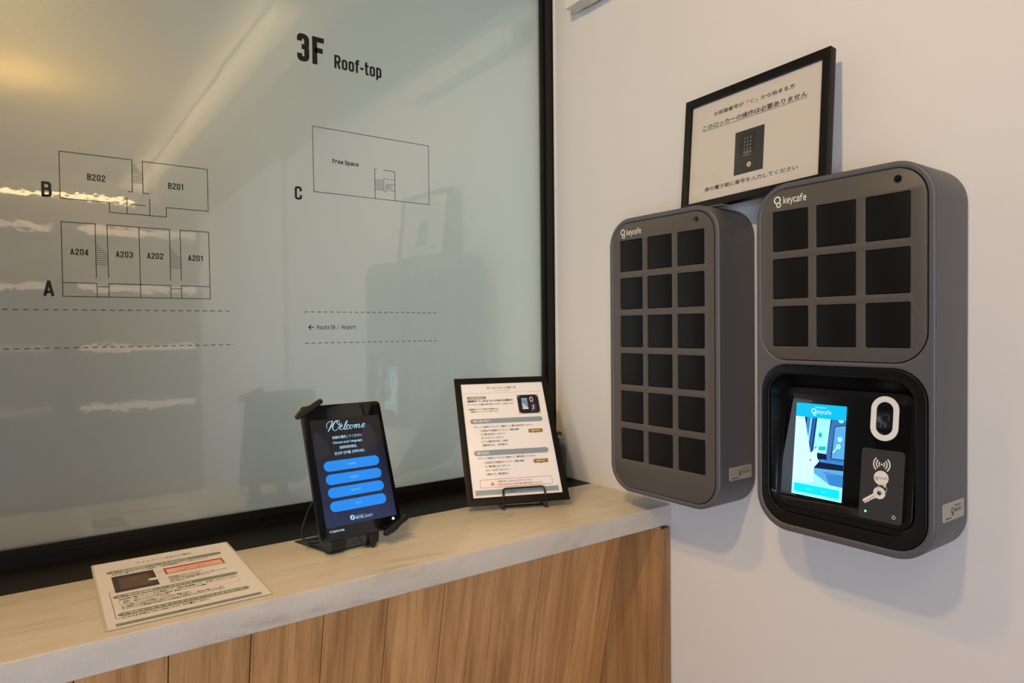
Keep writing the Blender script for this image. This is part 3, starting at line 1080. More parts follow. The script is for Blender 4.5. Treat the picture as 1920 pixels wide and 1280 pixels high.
s.disc(-3.6, 119, 4.2, GP, 5); s.disc(-5.4, 107.2, 4, GP, 5); s.disc(-5.4, 107.2, 1.1, GM, 6); s.line((-8, 104.4), (-13.4, 97), 2.2, GP, 5)
s.poly([(-8, 149.5), (1.5, 149.5), (0, 146.2), (-3, 145), (-6.5, 146.2)], GP, 4)
s.poly([(-36.8, 127.5), (-33.6, 123.5), (-33.8, 119.6), (-37.2, 117.4), (-40, 120.5), (-39.6, 124.2)], GT, 3)
s.poly([(-45.2, 102.2), (-26.2, 104.8), (-26.6, 98.2), (-45.6, 96.4)], GT, 3)
s.poly([(-47.6, 92.6), (-24.6, 92.5), (-23.4, 83.4), (-49.5, 80.8)], GD, 3)
s.poly([(-49.5, 80.8), (X1, 83.5), (X1, 71), (-46, 68.5)], GB, 3)
s.poly([(-48, 78), (X1, 78.4), (X1, 69.5), (-43, 67.2)], GD, 4)
s.poly([(-47, 68), (X1, 70), (X1, 61), (-30, 61.8)], GM, 3)
s.line((-28, 62), (X1, 61.6), .8, GN, 4)
s.poly([(-25, 60), (X1, 61), (X1, 43), (-16, 43.6)], GB, 4)
s.poly([(X0, 149.5), (-65.4, 149.5), (-67.2, 90), (-52, 91), (-44.5, 98), (-40, 103.2), (-38, 101.8), (-38.4, 98.4), (-43, 92.6), (-50, 85), (-51.6, 76), (-50, 75), (-40.6, 81.4), (-37, 80.6), (-36.9, 77.6), (-42, 71), (-50, 62), (-44, 44), (X0, 36)], GW, 5)
s.poly([(-51.6, 76), (-49.5, 80.5), (-52, 80.5)], GN, 6)
s.rect(X0, X1, 19.3, 43.2, GP, 5)
s.rect(-77.2, .2, 24.1, 37.9, GA, 6)
GF = glow('faint', (90, 246, 255)); s.text('TAP TO', -58, -45, 29.2, 32.6, GF, 7, .02); s.text('START', -30, -22, 29.2, 32.2, GF, 7, .02)
tag(s.build('screen', tp), 'lit cyan screen showing a hand touching a panel')
# camera in its white oval
ov = lambda x, z, wx, wz: [(x + wx * math.copysign(1, c) * 0 + wx * c, z + math.copysign(max(wz - wx, 0), sn) + wx * sn) for c, sn in [(math.cos(t), math.sin(t)) for t in [2 * PI * (k + .5) / 36 for k in range(36)]]]
plate('camera_ring', [ov(64, 159.4, 20.8, 34.2), ov(64, 159.4, 12.4, 25.2)], -2.8 - 1.6, -2.0, ink('ring_white', (228, 228, 226), .4), tp, .5, 2).scale = (.001, .001, .001)
plate('camera_window', [ov(64, 159.4, 12.5, 25.3)], -3.2, -2.0, M_BLKGL, tp, .2, 1).scale = (.001, .001, .001)
plate('camera_lens', [circle(65.5, 159.6, 7.2, 28), circle(65.5, 159.6, 4.6, 28)], -4.2, -3, mat('lens_ring', (34, 34, 38), .3), tp, .3, 1).scale = (.001, .001, .001)
plate('lens_glass', [circle(65.5, 159.6, 4.6, 24)], -3.9, -3, mat('lens_glass', (18, 18, 28), .05, 0, .8), tp, .5, 2).scale = (.001, .001, .001)
box('microphone_slot', .0893, .0903, -.0031, -.002, .154, .166, M_DOOR, tp)
# key reader card
plate('reader_card', [rrect(32.4, 96.0, 3.6, 111.6, 5, 6)], -3.4, -2.2, mat('reader_grey', (52, 51, 55), .38), tp, .3, 1).scale = (.001, .001, .001)
a = Art(y=-.00348)
IV = ink('ivory', (226, 222, 214), .5)
for r in (4.2, 8.0, 12.0):
    wv = 1.9
    a.ring(63.4, 89.4, r - wv / 2, r + wv / 2, IV, 1, 132, 228, 14)
    a.ring(63.4, 89.4, r - wv / 2, r + wv / 2, IV, 1, -48, 48, 14)
a.disc(63.4, 89.4, 1.5, IV, 1)
a.build('signal_print', tp)
a = Art(y=-.00348)
a.disc(63.6, 69.0, 10.9, IV, 1, 36)
a.poly([(66, 59.5), (71.6, 62), (71.2, 57), (69, 55.4)], IV, 1)
DKT = ink('reader_text', (40, 38, 40))
a.ring(56.7, 68.3, 1.3, 2.0, DKT, 2); a.ring(57.6, 65.6, .8, 1.4, DKT, 2)
a.grot('keycafe', 60, 73, 67.4, 70.8, DKT, 2, .012, .05)
hx, hz = 62, 46
a.ring(hx, hz, 3.4, 9.1, IV, 1)
th = math.radians(217)
dx, dz = math.cos(th), math.sin(th)
P = lambda t, q: (hx + dx * t - dz * q, hz + dz * t + dx * q)
a.poly([P(8, -3.6), P(27.5, -3.6), P(29.5, -1.0), P(27.8, .3), P(8, .3)], IV, 1)
a.poly([P(8, .9), P(28.6, .9), P(28, 2.4), P(26, 3.6), P(24, 2.2), P(21, 4.2), P(18.6, 2.2), P(15.6, 4), P(13.6, 2), P(11, 3.6), P(8, 3.6)], IV, 1)
a.ring(66, 53.2, 6.2, 7.1, ink('ring_grey', (190, 186, 180)), 3)
a.build('key_print', tp)
a = Art(y=-.00348)
a.ring(84.6, 13.6, 1.9, 2.7, IV, 1, 110, 430); a.line((84.6, 15), (84.6, 17), .7, IV, 1)
a.build('power_print', tp)
plate('status_light', [circle(42.8, 15, 1.5, 16)], -3.9, -3.3, mat('green_led', (40, 200, 90), .3, emit=(90, 255, 140), estr=4.0), tp, .2, 1).scale = (.001, .001, .001)

# left locker: eighteen doors
ycL, zbL, hL = .9275, -.3489, .5833
ll, W = locker('key_locker', 'charcoal key locker with eighteen black doors, over the counter end', ycL, zbL, hL, 0)
lx = lambda y: ycL - y
lz = lambda z: z - zbL
panL = rrect(lx(1.0600), lx(.7950), lz(-.3378), lz(.2230), .046, 10)
gapL = rrect(lx(1.0600) - .0008, lx(.7950) + .0008, lz(-.3378) - .0008, lz(.2230) + .0008, .0468, 10)
case(ll, W, hL, [gapL])
cols = [(lx(1.0383), lx(.9737)), (lx(.9607), lx(.8953)), (lx(.8819), lx(.8164))]
rows = [(lz(.1212 - .0802 * k), lz(.1878 - .0802 * k)) for k in range(6)]
doors(ll, D, cols, rows, panL)
lens_hole(ll, D, lx(.8356), lz(.2072))
a = Art(y=-D - .0009)
keyring_logo(a, lx(1.0290) * 1000, lz(.2055) * 1000, 1.0, WHITE, 1)
tag(a.build('logo_print', ll), 'white keycafe lettering with two linked rings')
id_plate(ll, W, D, -(XW - 1.0675), -(XW - 1.136), lz(-.2895), lz(-.2640))
# small paper sticker on top of the left locker
o = box('sticker', .070, .125, -.075, -.055, hL, hL + .0006, mat('sticker_grey', (176, 168, 156), .5), ll)

# ------------------------------------------------------------------ picture frame leaning on top of the lockers
pf = thing('picture_frame', 'landscape black frame with keypad notice leaning on the wall above the lockers', 'picture frame', pose(-91.95, 5.99, -1.27, (1.096, .759, .2523)))
FO = [(-.1575, -.0140), (.1570, -.0140), (.1570, .2170), (-.1575, .2170)]
FI = [(-.1428, 0), (.1425, 0), (.1425, .2012), (-.1428, .2012)]
plate('frame', [FO, FI], -.0085, .0085, M_FRAME, pf, .0008, 2)
plate('back_board', [[(x * .985, z * .985 + .0015) for x, z in FO]], .004, .0075, mat('board_brown', (88, 66, 48), .8), pf)
o = box('notice_sheet', -.146, .146, -.0015, .0005, -.003, .2045, mat('cream_paper', (208, 200, 190), .55, 0, .3, build=b_paint(900, .04, .0002)), pf)
# a slightly bowed strip of the sheet's edge lit at the right side is part of the paper; the pane lies in front
a = Art(y=-.0017)
IK, RD = ink('text_black', (30, 27, 26)), ink('text_red', (196, 52, 44))
a.text('お部屋番号が「', -88, -8, 170.0, 178.2, IK, 1, .012, fat=.13)
a.text('C', -4.6, 3.6, 170.6, 177.4, RD, 1, .02)
a.text('」から始まる方', 7.0, 87.8, 169.4, 177.6, IK, 1, .012, fat=.13)
a.text('このロッカーの操作は必要ありません', -115, 113, 146.4, 156.4, IK, 1, .02, fat=.2)
a.line((-115, 144.9), (113, 144.4), .8, IK, 1)
a.text('扉の電子錠に番号を入力してください', -103, 99.6, 19.8, 28.2, IK, 1, .012, fat=.13)
DK = ink('photo_dark', (44, 42, 42), .4)
a.rect(-34.6, 29.4, 37.2, 120.8, DK, 1)
a.rect(-24, 11.8, 74.5, 115, ink('photo_black', (28, 27, 27), .4), 2)
GRY = ink('photo_grey', (176, 174, 172))
for r_, rowt in enumerate(('123', '456', '789', 'C0E')):
    for c_, ch in enumerate(rowt):
        x, z = -12.9 + 6.7 * c_, 104.2 - 6.9 * r_
        hw_ = .45 if ch == '1' else 1.1
        a.text(ch, x - hw_, x + hw_, z - 1.8, z + 1.8, GRY, 3, .02)
for z, x1 in ((78.2, 3), (75.8, 3), (71.4, 1)):
    a.line((-14.6, z), (x1, z), .7, GRY, 3)
a.disc(-1.4, 52.6, 7.2, ink('photo_brown', (60, 54, 48)), 2); a.disc(-1.4, 52.6, 4.7, ink('brass', (206, 196, 150)), 3); a.line((-3.6, 52.4), (.8, 52.9), 1.2, DK, 4)
a.build('printed_notice', pf)
glass = mat('picture_glass', (255, 255, 255), .02, 0, .5)
gb = glass.node_tree.nodes['Principled BSDF']
gb.inputs['Transmission Weight'].default_value = 1.0
gb.inputs['IOR'].default_value = 1.45
gb.inputs['Roughness'].default_value = 0.0


def thin_glass(name):
    m = bpy.data.materials.new(name)
    m.use_nodes = True
    nt = m.node_tree
    nt.nodes.remove(nt.nodes['Principled BSDF'])
    lw = node(nt, 'ShaderNodeLayerWeight')
    lw.inputs[0].default_value = .5
    pw = node(nt, 'ShaderNodeMath', operation='POWER')
    nt.links.new(lw.outputs['Facing'], pw.inputs[0])
    pw.inputs[1].default_value = 4.0
    fr = node(nt, 'ShaderNodeMath', operation='MULTIPLY_ADD')
    nt.links.new(pw.outputs[0], fr.inputs[0])
    fr.inputs[1].default_value = .9
    fr.inputs[2].default_value = .05
    tr = nt.nodes.new('ShaderNodeBsdfTransparent')
    gl = nt.nodes.new('ShaderNodeBsdfGlossy')
    gl.inputs['Roughness'].default_value = .02
    mx = nt.nodes.new('ShaderNodeMixShader')
    nt.links.new(fr.outputs[0], mx.inputs[0])
    nt.links.new(tr.outputs[0], mx.inputs[1])
    nt.links.new(gl.outputs[0], mx.inputs[2])
    nt.links.new(mx.outputs[0], nt.nodes['Material Output'].inputs['Surface'])
    return m


M_PANE = thin_glass('clear_pane')


def pane(name, x0, x1, y, z0, z1, parent):
    me = bpy.data.meshes.new(name)
    me.from_pydata([(x0, y, z0), (x1, y, z0), (x1, y, z1), (x0, y, z1)], [], [(0, 1, 2, 3)])
    return link(name, me, parent, M_PANE)


pane('glazing', -.1435, .1432, -.0045, -.0008, .2019, pf)

# ------------------------------------------------------------------ notice frame on a wire easel
KN = .983                  # the frame's top corner just clears the glass
NP = Matrix.Scale(KN, 4) @ pose(-23.96, 35.96, -.58, (.8835, 1.2033, -.3703))
nf = thing('notice_frame', 'upright black frame with locker instructions standing on the counter', 'notice frame', NP)
FO = [(-.1167, -.0165), (.1155, -.0165), (.1155, .3090), (-.1167, .3090)]
FI = [(-.1021, 0), (.1020, 0), (.1020, .2934), (-.1021, .2934)]
plate('frame', [FO, FI], -.0042, .0026, M_FRAME, nf, .0007, 2)
box('back_board', -.111, .110, .0012, .0036, -.011, .3035, mat('board_brown', (88, 66, 48), .8), nf)
box('notice_sheet', -.105, .105, -.0014, .0005, -.003, .2965, mat('bright_paper', (246, 246, 252), .55, 0, .3, build=b_paint(900, .04, .0002)), nf)
a = Art(y=-.0016)
BB = ink('header_blue', (146, 164, 176)); GB_ = ink('tag_grey', (150, 152, 156)); BW = ink('tag_brown', (158, 122, 66)); RL = ink('line_red', (190, 84, 78)); TG = ink('title_brown', (120, 98, 70)); PW = ink('print_white', (240, 238, 234))
a.text('キーロッカーの使い方', -38.2, 34.6, 277.4, 284.4, TG, 1, .005, fat=.1)
a.text('How to use key locker', -19.9, 16.6, 271.2, 274.2, TG, 1, .0)
a.line((-97, 266), (94, 266.8), .6, ink('rule_grey', (190, 180, 172)), 1)
a.rect(-90, -43.7, 250.4, 258, GB_, 1); a.text('対象のお客さま', -82, -51, 252.2, 256.4, PW, 2, .02, fat=.1)
a.text('部屋番号が「A」または「B」から始まるお部屋の方', -89.9, 21.4, 242.6, 248.2, IK, 1, .025, fat=.18)
a.text('キーロッカーより鍵をお受け取りいただき、ご入室ください。', -89.8, 22.9, 233.6, 238.0, IK, 1, .01, fat=.07)
a.text('※部屋番号が「C」から始まるお部屋の方は、', -89.7, -17, 220.8, 224.8, IK, 1, .01, fat=.07)
a.text('お部屋のスマートキーでご入室ください。', -85.6, -17.9, 214.4, 218.4, IK, 1, .01, fat=.07)
a.rect(31.6, 86.6, 204.6, 259, ink('photo_pale', (206, 200, 202)), 1)
a.rr(33, 85.4, 206.6, 257.6, 9, ink('photo_navy', (34, 30, 42), .4), 2)
a.rect(42.6, 57.4, 218, 249, ink('photo_cyan', (126, 160, 204)), 3)
a.poly([(42.6, 236), (48, 232), (53, 226), (57.4, 219), (57.4, 218), (44, 218)], ink('photo_light', (210, 220, 232)), 4)
a.rect(42.6, 57.4, 218, 221.5, PW, 5); a.text('keycafe', 46, 54, 245.4, 247.6, PW, 4, .03)
a.poly(ov(67.8, 244.4, 4.2, 7), PW, 3); a.poly(ov(67.8, 244.4, 2.4, 5), ink('photo_navy', (34, 30, 42), .4), 4)
a.rr(63.4, 76.6, 210.6, 233, 1.5, ink('photo_slate', (62, 60, 76)), 3); a.disc(70.2, 226, 2.2, PW, 4); a.disc(69.8, 220.4, 2.0, PW, 4); a.line((69, 219), (65.6, 215), 1.0, PW, 4)
a.disc(38.4, 252.4, 1.0, PW, 3)
a.rr(-89, 87.4, 183.8, 196.6, 6.2, BB, 1); a.text('鍵の受け取り', -81.6, -40.6, 187.2, 194, PW, 2, .02, fat=.1)
a.text('タブレット右側のキーロッカーを操作して、鍵をお受け取りください。', -82.2, 60.6, 172.6, 177.4, IK, 1, .01, fat=.07)
for tx, x1, z in (('①本体右下の画面をタップして、言語を選択', 25.5, 164.9), ('②「鍵の受け取り」をタップ', -10.7, 155.5), ('③アクセスコードを入力', -16, 146), ('④「この鍵を受け取る」を選択', -5.2, 136.8), ('⑤鍵を取り出し、扉を閉める', -7.8, 127.6)):
    a.text(tx, -67.1, x1, z - 2.4, z + 2.4, IK, 1, .008, fat=.07)
a.rr(-88.8, 87.6, 101.0, 114.6, 6.6, BB, 1); a.text('鍵の返却', -81.4, -53.6, 104.4, 111.4, PW, 2, .02, fat=.1)
a.text('タブレット右側のキーロッカーを操作して、鍵を返却してください。', -81.4, 56.6, 92.4, 97.2, IK, 1, .01, fat=.07)
for tx, x1, z in (('①本体右下の画面をタップして、言語を選択', 25.3, 83.7), ('②「鍵の預け入れ」をタップ', -9.2, 74), ('③キーホルダーをスキャン', -10.5, 64.7), ('④鍵を入れ、扉を閉める', -15.8, 55.1)):
    a.text(tx, -66.3, x1, z - 2.4, z + 2.4, IK, 1, .008, fat=.07)
for z0 in (154.4, 76.2):
    a.rr(47.6, 82.2, z0, z0 + 9.7, 1.2, BW, 1); a.poly([(61.5, z0 + .2), (67, z0 + .2), (64.3, z0 - 2.2)], BW, 1)
    a.text('動画で見る', 55, 74.5, z0 + 3.2, z0 + 6.8, PW, 2, .02, fat=.1)
a.poly_line(rrect(-82.8, 83.2, 23.4, 42.3, 2.5, 4), .8, RL, 1, True)
a.poly([(-60.2, 28.2), (-50.2, 28.2), (-54.9, 37.6)], ink('warn_orange', (222, 104, 52)), 1); a.line((-55, 31.4), (-55, 35), 1.0, PW, 2); a.disc(-55, 29.6, .6, PW, 2, 10)
a.text('一度鍵を預けると取り出しができなくなります。', -44.8, 36.8, 34.4, 38.4, RL, 1, .012, fat=.05)
a.text('ご滞在中はお客さまご自身で鍵の管理をお願いいたします。', -45.3, 60.8, 27, 31, RL, 1, .012, fat=.05)
a.rect(-95.6, 95, 6.1, 18, BB, 1)
a.text('HOTEL', -17.5, -4.6, 9.8, 12.4, IK, 2, .04)
a.build('printed_instructions', nf)
pane('glazing', -.1028, .1026, -.0034, -.0006, .294, nf)

ES = NP
we = thing('wire_easel', 'black wire easel holding up the locker instructions frame', 'easel', ES)
# front retaining loop
Ninv = NP.inverted()


def on_counter(x, yy):
    """point on the counter top that lies at local x and world offset along the frame's heading"""
    hx_, hy_ = math.cos(math.radians(-23.96)), math.sin(math.radians(-23.96))
    p = Vector((KN * (.8835 + hx_ * x - hy_ * yy), KN * (1.2033 + hy_ * x + hx_ * yy), ZT + .0022))
    return Ninv @ p


wr = .0021
fl, fr_ = -.0365, .0605
loop = [on_counter(fl, .135), on_counter(fl, -.018), Vector((fl + .001, -.0085, -.004)), Vector((fl + .001, -.0085, .0155)), Vector((fr_ - .001, -.0085, .0155)), Vector((fr_ - .001, -.0085, -.004)), on_counter(fr_, -.018), on_counter(fr_, .135)]
link('front_loop', tube_mesh(round_path(loop, .008), wr, 10), we, M_BLKPL)
back = [on_counter(fl, .135), Vector((fl, .0062, .20)), Vector((fr_, .0062, .20)), on_counter(fr_, .135)]
link('back_support', tube_mesh(round_path(back, .01), wr, 10), we, M_BLKPL)
link('rest_wire', tube_mesh([on_counter(fl, .012), on_counter(fr_, .012)], wr * .9, 8), we, M_BLKPL)

# ------------------------------------------------------------------ pump bottle behind the frame
pb = thing('pump_bottle', 'small black pump bottle half hidden behind the instructions frame', 'bottle', Matrix.Translation((1.0985, 1.330, ZT)))
lathe('body', [(0, 0), (.024, 0), (.0265, .003), (.0265, .076), (.025, .087), (.019, .095), (.011, .099), (.0095, .101), (0, .101)], mat('black_bottle', (20, 19, 19), .3), pb)
lathe('collar', [(0, .0995), (.0105, .0995), (.0105, .108), (.0075, .110), (.0042, .1105), (.0042, .119), (0, .119)], M_BLKPL, pb, 24)
bm = bmesh.new()
bm_box(bm, -.013, .013, -.006, .006, .118, .1265)
bm_box(bm, .013, .0165, -.0035, .0035, .1165, .124)
bmesh.ops.bevel(bm, geom=bm.edges[:], offset=.001, segments=1, affect='EDGES')
link('pump_head', bm_new(bm, 'pump_head'), pb, M_BLKPL)

# ------------------------------------------------------------------ tablet on its stand
TP = pose(3.29, 20.77, .1, (.4842, 1.1294, -.3645))
tb = thing('tablet', 'black tablet with a lit welcome screen and four blue language buttons', 'tablet', TP)
plate('tablet_case', [rrect(-.080, .080, 0, .2446, .008, 8)], .0012, .0082, M_TABCASE, tb, .002, 3)
plate('front_glass', [rrect(-.0795, .0795, .0005, .2441, .0076, 8)], 0, .0016, M_BLKGL, tb, .0005, 2)
# lit picture area
me = bpy.data.meshes.new('screen')
sx0, sx1, sz0, sz1 = -.0665, .0718, .0228, .2165
me.from_pydata([(sx0, -.00006, sz0), (sx1, -.00006, sz0), (sx1, -.00006, sz1), (sx0, -.00006, sz1)], [], [(0, 1, 2, 3)])
M_SCR = mat('screen_welcome', (8, 8, 10), .12, 0, .4, build=b_screen_dark)
link('screen', me, tb, M_SCR)
a = Art(y=-.00010)
SB = glow('button_blue', (16, 138, 238)); SW = glow('letter_blue', (176, 222, 250)); SWH = glow('letter_white', (230, 238, 245)); SBT = glow('button_letter', (120, 196, 252)); SD = glow('shape_dark', (30, 32, 44), .8); SD2 = glow('shape_deep', (22, 25, 40), .8)
# vague shapes of the background picture: chairs and a table in the dark
a.poly([(-66.4, 170), (-60, 196), (-52, 190), (-40, 176), (-36, 150), (-60, 143), (-66.4, 146)], SD, 1)
a.poly([(26, 178), (44, 203), (52, 196), (60, 170), (60, 152), (34, 148), (24, 160)], SD, 1)
a.poly([(-4, 196), (2, 196), (3, 60), (-3, 60)], SD2, 1)
a.line((-66, 66), (71.5, 66), 2.2, SD2, 1)
WEL = [[(-35.0, 199.4), (-35.9, 203.8), (-33.8, 208.5), (-28.9, 211.6), (-22.9, 212.2)],
       [(-22.5, 212.5), (-24.4, 209.1), (-27.3, 203.6), (-31.3, 197.6), (-34.5, 193.4)],
       [(-34.5, 193.4), (-31.4, 196.9), (-27.0, 201.5), (-20.6, 208.7), (-15.5, 212.7)],
       [(-15.5, 212.7), (-20.8, 207.3), (-24.0, 201.9), (-24.5, 196.9), (-23.0, 194.5), (-19.8, 194.0), (-15.3, 196.7), (-11.8, 202.1), (-10.0, 207.7), (-10.4, 211.9), (-12.5, 212.4), (-14.4, 210.3), (-14.1, 206.6), (-11.0, 204.5), (-7.0, 205.6), (-5.5, 206.7)],
       [(-11.3, 198.1), (-7.3, 199.9), (-4.7, 202.1), (-5.9, 203.5), (-8.9, 201.5), (-11.0, 197.7), (-10.1, 194.5), (-6.7, 195.1), (-3.2, 196.9)],
       [(-3.2, 196.9), (2.2, 202.9), (6.1, 208.7), (5.5, 210.1), (3.6, 208.4), (-0.1, 201.7), (-2.7, 196.2), (-1.6, 194.1), (1.7, 195.7)],
       [(8.0, 200.7), (8.7, 202.1), (7.1, 202.6), (4.0, 200.2), (2.3, 197.1), (3.3, 194.3), (6.5, 195.2), (8.9, 197.2)],
       [(13.4, 201.6), (10.2, 199.9), (8.7, 196.8), (10.2, 194.6), (13.5, 196.0), (15.4, 199.4), (13.8, 201.8), (16.2, 200.2), (18.4, 200.9)],
       [(18.4, 200.9), (20.8, 201.8), (19.9, 199.0), (17.8, 194.7)],
       [(18.8, 196.9), (22.4, 200.8), (24.6, 201.4), (23.7, 198.6), (21.6, 194.6)],
       [(22.6, 196.9), (26.5, 201.1), (29.1, 201.7), (28.6, 198.8), (26.8, 195.6), (29.1, 195.1), (33.3, 197.3)],
       [(33.3, 197.3), (37.9, 199.0), (40.5, 201.0), (38.8, 202.4), (35.6, 200.3), (33.6, 196.9), (34.7, 194.4), (37.6, 195.4), (40.3, 197.7)]]
a.pen(WEL, .85, 1.65, SW, 3)
a.text('言語を選択してください', -28.8, 30.2, 178.4, 183.8, SW, 3, .02, fat=.08)
a.grot('Choose your language.', -29.1, 30.2, 169.4, 173.6, SW, 3, .02, .07)
a.text('选择你的语言。', -17.7, 17.4, 159.0, 164.4, SW, 3, .02, fat=.08)
a.text('당신의 언어를 선택하세요.', -28.9, 31, 148.6, 154.2, SW, 3, .02, fat=.08)
for z, tx, hw in ((129.6, '日本語', 7), (105.6, 'English', 8), (81.8, '简体中文', 9.5), (57.4, '한국어', 5.5)):
    a.rr(-53.5, 56.6, z - 9.3, z + 9.3, 9.2, SB, 2)
    (a.grot if tx == 'English' else a.text)(tx, 1.1 - hw, 1.1 + hw, z - 2.1, z + 2.3, SBT, 3, 0.0)
a.disc(-15.6, 33.6, 4.4, SW, 3); a.poly([(-14.2, 37.4), (-17.4, 33.2), (-15.8, 33.2), (-17, 29.8), (-13.8, 34), (-15.4, 34)], M_SCR, 4)
a.grot('HOTEL', -9.9, 7.2, 29.6, 34.0, SW, 3, .03, .08); a.grot('SMART', 8.2, 24.4, 29.4, 33.8, SW, 3, .0, .08)
a.text('ホテルスマート', -9.6, 12, 35.0, 36.6, SW, 3, .03)
a.grot('<< back to top', -62.2, -34.4, 14.2, 18.0, SWH, 2, .02, .07)
a.poly([(61.2, 15.4), (65.4, 15.4), (65.4, 18), (66.4, 18), (63.3, 21), (60.2, 18), (61.2, 18)], SWH, 2)
a.build('screen_graphics', tb)

st = thing('tablet_stand', 'folded black metal stand with corner clips holding the tablet', 'tablet stand', pose(4.0, 0, 0, (.4700, 1.1331, ZT)))


def strip(path, x0, x1, th):
    """bent sheet metal: path in (y, z), swept from x0 to x1 with thickness th"""
    bm = bmesh.new()
    P = [Vector((0, y, z)) for y, z in path]
    n = len(P)
    R = []
    for i, p in enumerate(P):
        t = (P[min(i + 1, n - 1)] - P[max(i - 1, 0)]).normalized()
        nn = Vector((0, -t.z, t.y)) * th / 2
        R.append([bm.verts.new((x, p.y + s_ * nn.y, p.z + s_ * nn.z)) for x, s_ in ((x0, 1), (x1, 1), (x1, -1), (x0, -1))])
    for a_, b_ in zip(R, R[1:]):
        for k in range(4):
            bm.faces.new((a_[k], a_[(k + 1) % 4], b_[(k + 1) % 4], b_[k]))
    bm.faces.new(R[0][::-1])
    bm.faces.new(R[-1])
    me = bm_new(bm, 'strip')
    smooth(me, 30)
    return me


ta = math.radians(20.77)
curl = []
rc = .016
for k in range(13):
    an = -PI / 2 - (PI - ta * .9) * k / 12
    curl.append((rc + rc * math.cos(an) - .001, rc + .001 + rc * math.sin(an)))
yE, zE = curl[-1]
# base tray, slightly narrower at the front
bm = bmesh.new()
bv = [(-.0645, .116), (.062, .116), (.046, .013), (-.046, .013)]
lo = [bm.verts.new((x, y, .0002)) for x, y in bv]
hi = [bm.verts.new((x, y, .0022)) for x, y in bv]
bm.faces.new(hi); bm.faces.new(lo[::-1])
for k in range(4):
    bm.faces.new((lo[k], lo[(k + 1) % 4], hi[(k + 1) % 4], hi[k]))
link('base_plate', bm_new(bm, 'base_plate'), st, M_BLKPL)
for x0, x1 in ((-.046, -.018), (.022, .046)):
    pth = [(.018, .0012)] + curl + [(yE + .030 * math.sin(ta) * 1.0, zE + .012)]
    link('curled_foot', strip(curl, x0, x1, .0022), st, M_BLKPL)
Sinv = st.matrix_world.inverted() if False else pose(4.0, 0, 0, (.4700, 1.1331, ZT)).inverted()
TS = Sinv @ TP                       # tablet frame -> stand frame


def part_on_tablet(name, me, m):
    o = link(name, me, st, m)
    o.matrix_basis = TS
    return o


me = plate_mesh([rrect(-.044, .044, .004, .165, .006, 4)], .0105, .0130, .0006, 1)
part_on_tablet('back_plate', me, M_BLKPL)
# diagonal clip bars gripping two opposite corners
def capsule(p, q, r, n=8):
    d = Vector((q[0] - p[0], q[1] - p[1])).normalized()
    an = math.atan2(d.y, d.x)
    pts = []
    for k in range(n + 1):
        t = an - PI / 2 + PI * k / n
        pts.append((q[0] + r * math.cos(t), q[1] + r * math.sin(t)))
    for k in range(n + 1):
        t = an + PI / 2 + PI * k / n
        pts.append((p[0] + r * math.cos(t), p[1] + r * math.sin(t)))
    return pts


def clip(p, q, r, side):
    me = plate_mesh([capsule(p, q, r)], -.0105, -.0004, .0022, 2)
    smooth(me, 40)
    part_on_tablet('corner_clip', me, M_BLKPL)
    mx_, mz_ = (p[0] + q[0]) / 2, (p[1] + q[1]) / 2
    d = Vector((q[0] - p[0], q[1] - p[1])).normalized()
    n_ = Vector((-d.y, d.x)) * side
    c0 = (mx_ - d.x * .014 + n_.x * .001, mz_ - d.y * .014 + n_.y * .001)
    c1 = (mx_ - d.x * .002 + n_.x * .001, mz_ - d.y * .002 + n_.y * .001)
    me = plate_mesh([capsule(c0, c1, r * 1.22)], -.0085, .0130, .002, 2)
    smooth(me, 40)
    part_on_tablet('clip_knuckle', me, M_BLKPL)
    # arm running behind the tablet to the back plate
    arm = [Vector((mx_ + n_.x * .004, .0135, mz_ + n_.y * .004)), Vector((mx_ * .35, .0145, .5 * (mz_ + .085)))]
    link_o = link('clip_arm', tube_mesh(arm, .0042, 8), st, M_BLKPL)
    link_o.matrix_basis = TS


clip((-.0880, .2255), (-.0440, .2490), .0052, 1)
clip((.0420, -.0060), (.0870, .0150), .0052, -1)

# charging cable: loop at the left behind the tablet, plug under its lower edge
cb = thing('charging_cable', 'thin black charging cable looping from the tablet to its stand', 'cable', Matrix.Translation((.4700, 1.1331, ZT)))
Cinv = Matrix.Translation((-.4700, -1.1331, -ZT))
tw = lambda x, y, z: Cinv @ (TP @ Vector((x, y, z)))
sw = lambda x, y, z: Cinv @ (pose(4.0, 0, 0, (.4700, 1.1331, ZT)) @ Vector((x, y, z)))
left = [tw(-.060, .012, .085), tw(-.076, .016, .075), sw(-.062, .066, .060), sw(-.073, .060, .034), sw(-.070, .056, .020), sw(-.048, .052, .018), sw(-.028, .054, .016), sw(-.043, .066, .0065), sw(-.053, .080, .0050)]
link('cable_loop', tube_mesh(smooth_path(left, 8), .0017, 8), cb, M_BLKPL)
o = link('plug', plate_mesh([rrect(.0115, .0215, -.0215, -.0008, .002, 3)], .0018, .0078, .0008, 1), cb, M_BLKPL)
o.matrix_basis = Cinv @ TP
dn = [tw(.0165, .0048, -.021), tw(.0165, .0048, -.027), sw(.029, -.004, .0052), sw(.022, -.0035, .0035), sw(.014, .002, .0090), sw(.009, .008, .022), sw(.006, .016, .036)]
link('cable_tail', tube_mesh(smooth_path(dn, 8), .0017, 8), cb, M_BLKPL)

# ------------------------------------------------------------------ laminated sheet lying on the counter
ls = thing('laminated_sheet', 'laminated check-in instruction sheet lying flat on the counter', 'laminated sheet', Matrix.Translation((.0801, 1.0222, ZT + .0005)) @ Matrix.Rotation(math.radians(-.8), 4, 'Z') @ Matrix.Rotation(-PI / 2, 4, 'X'))
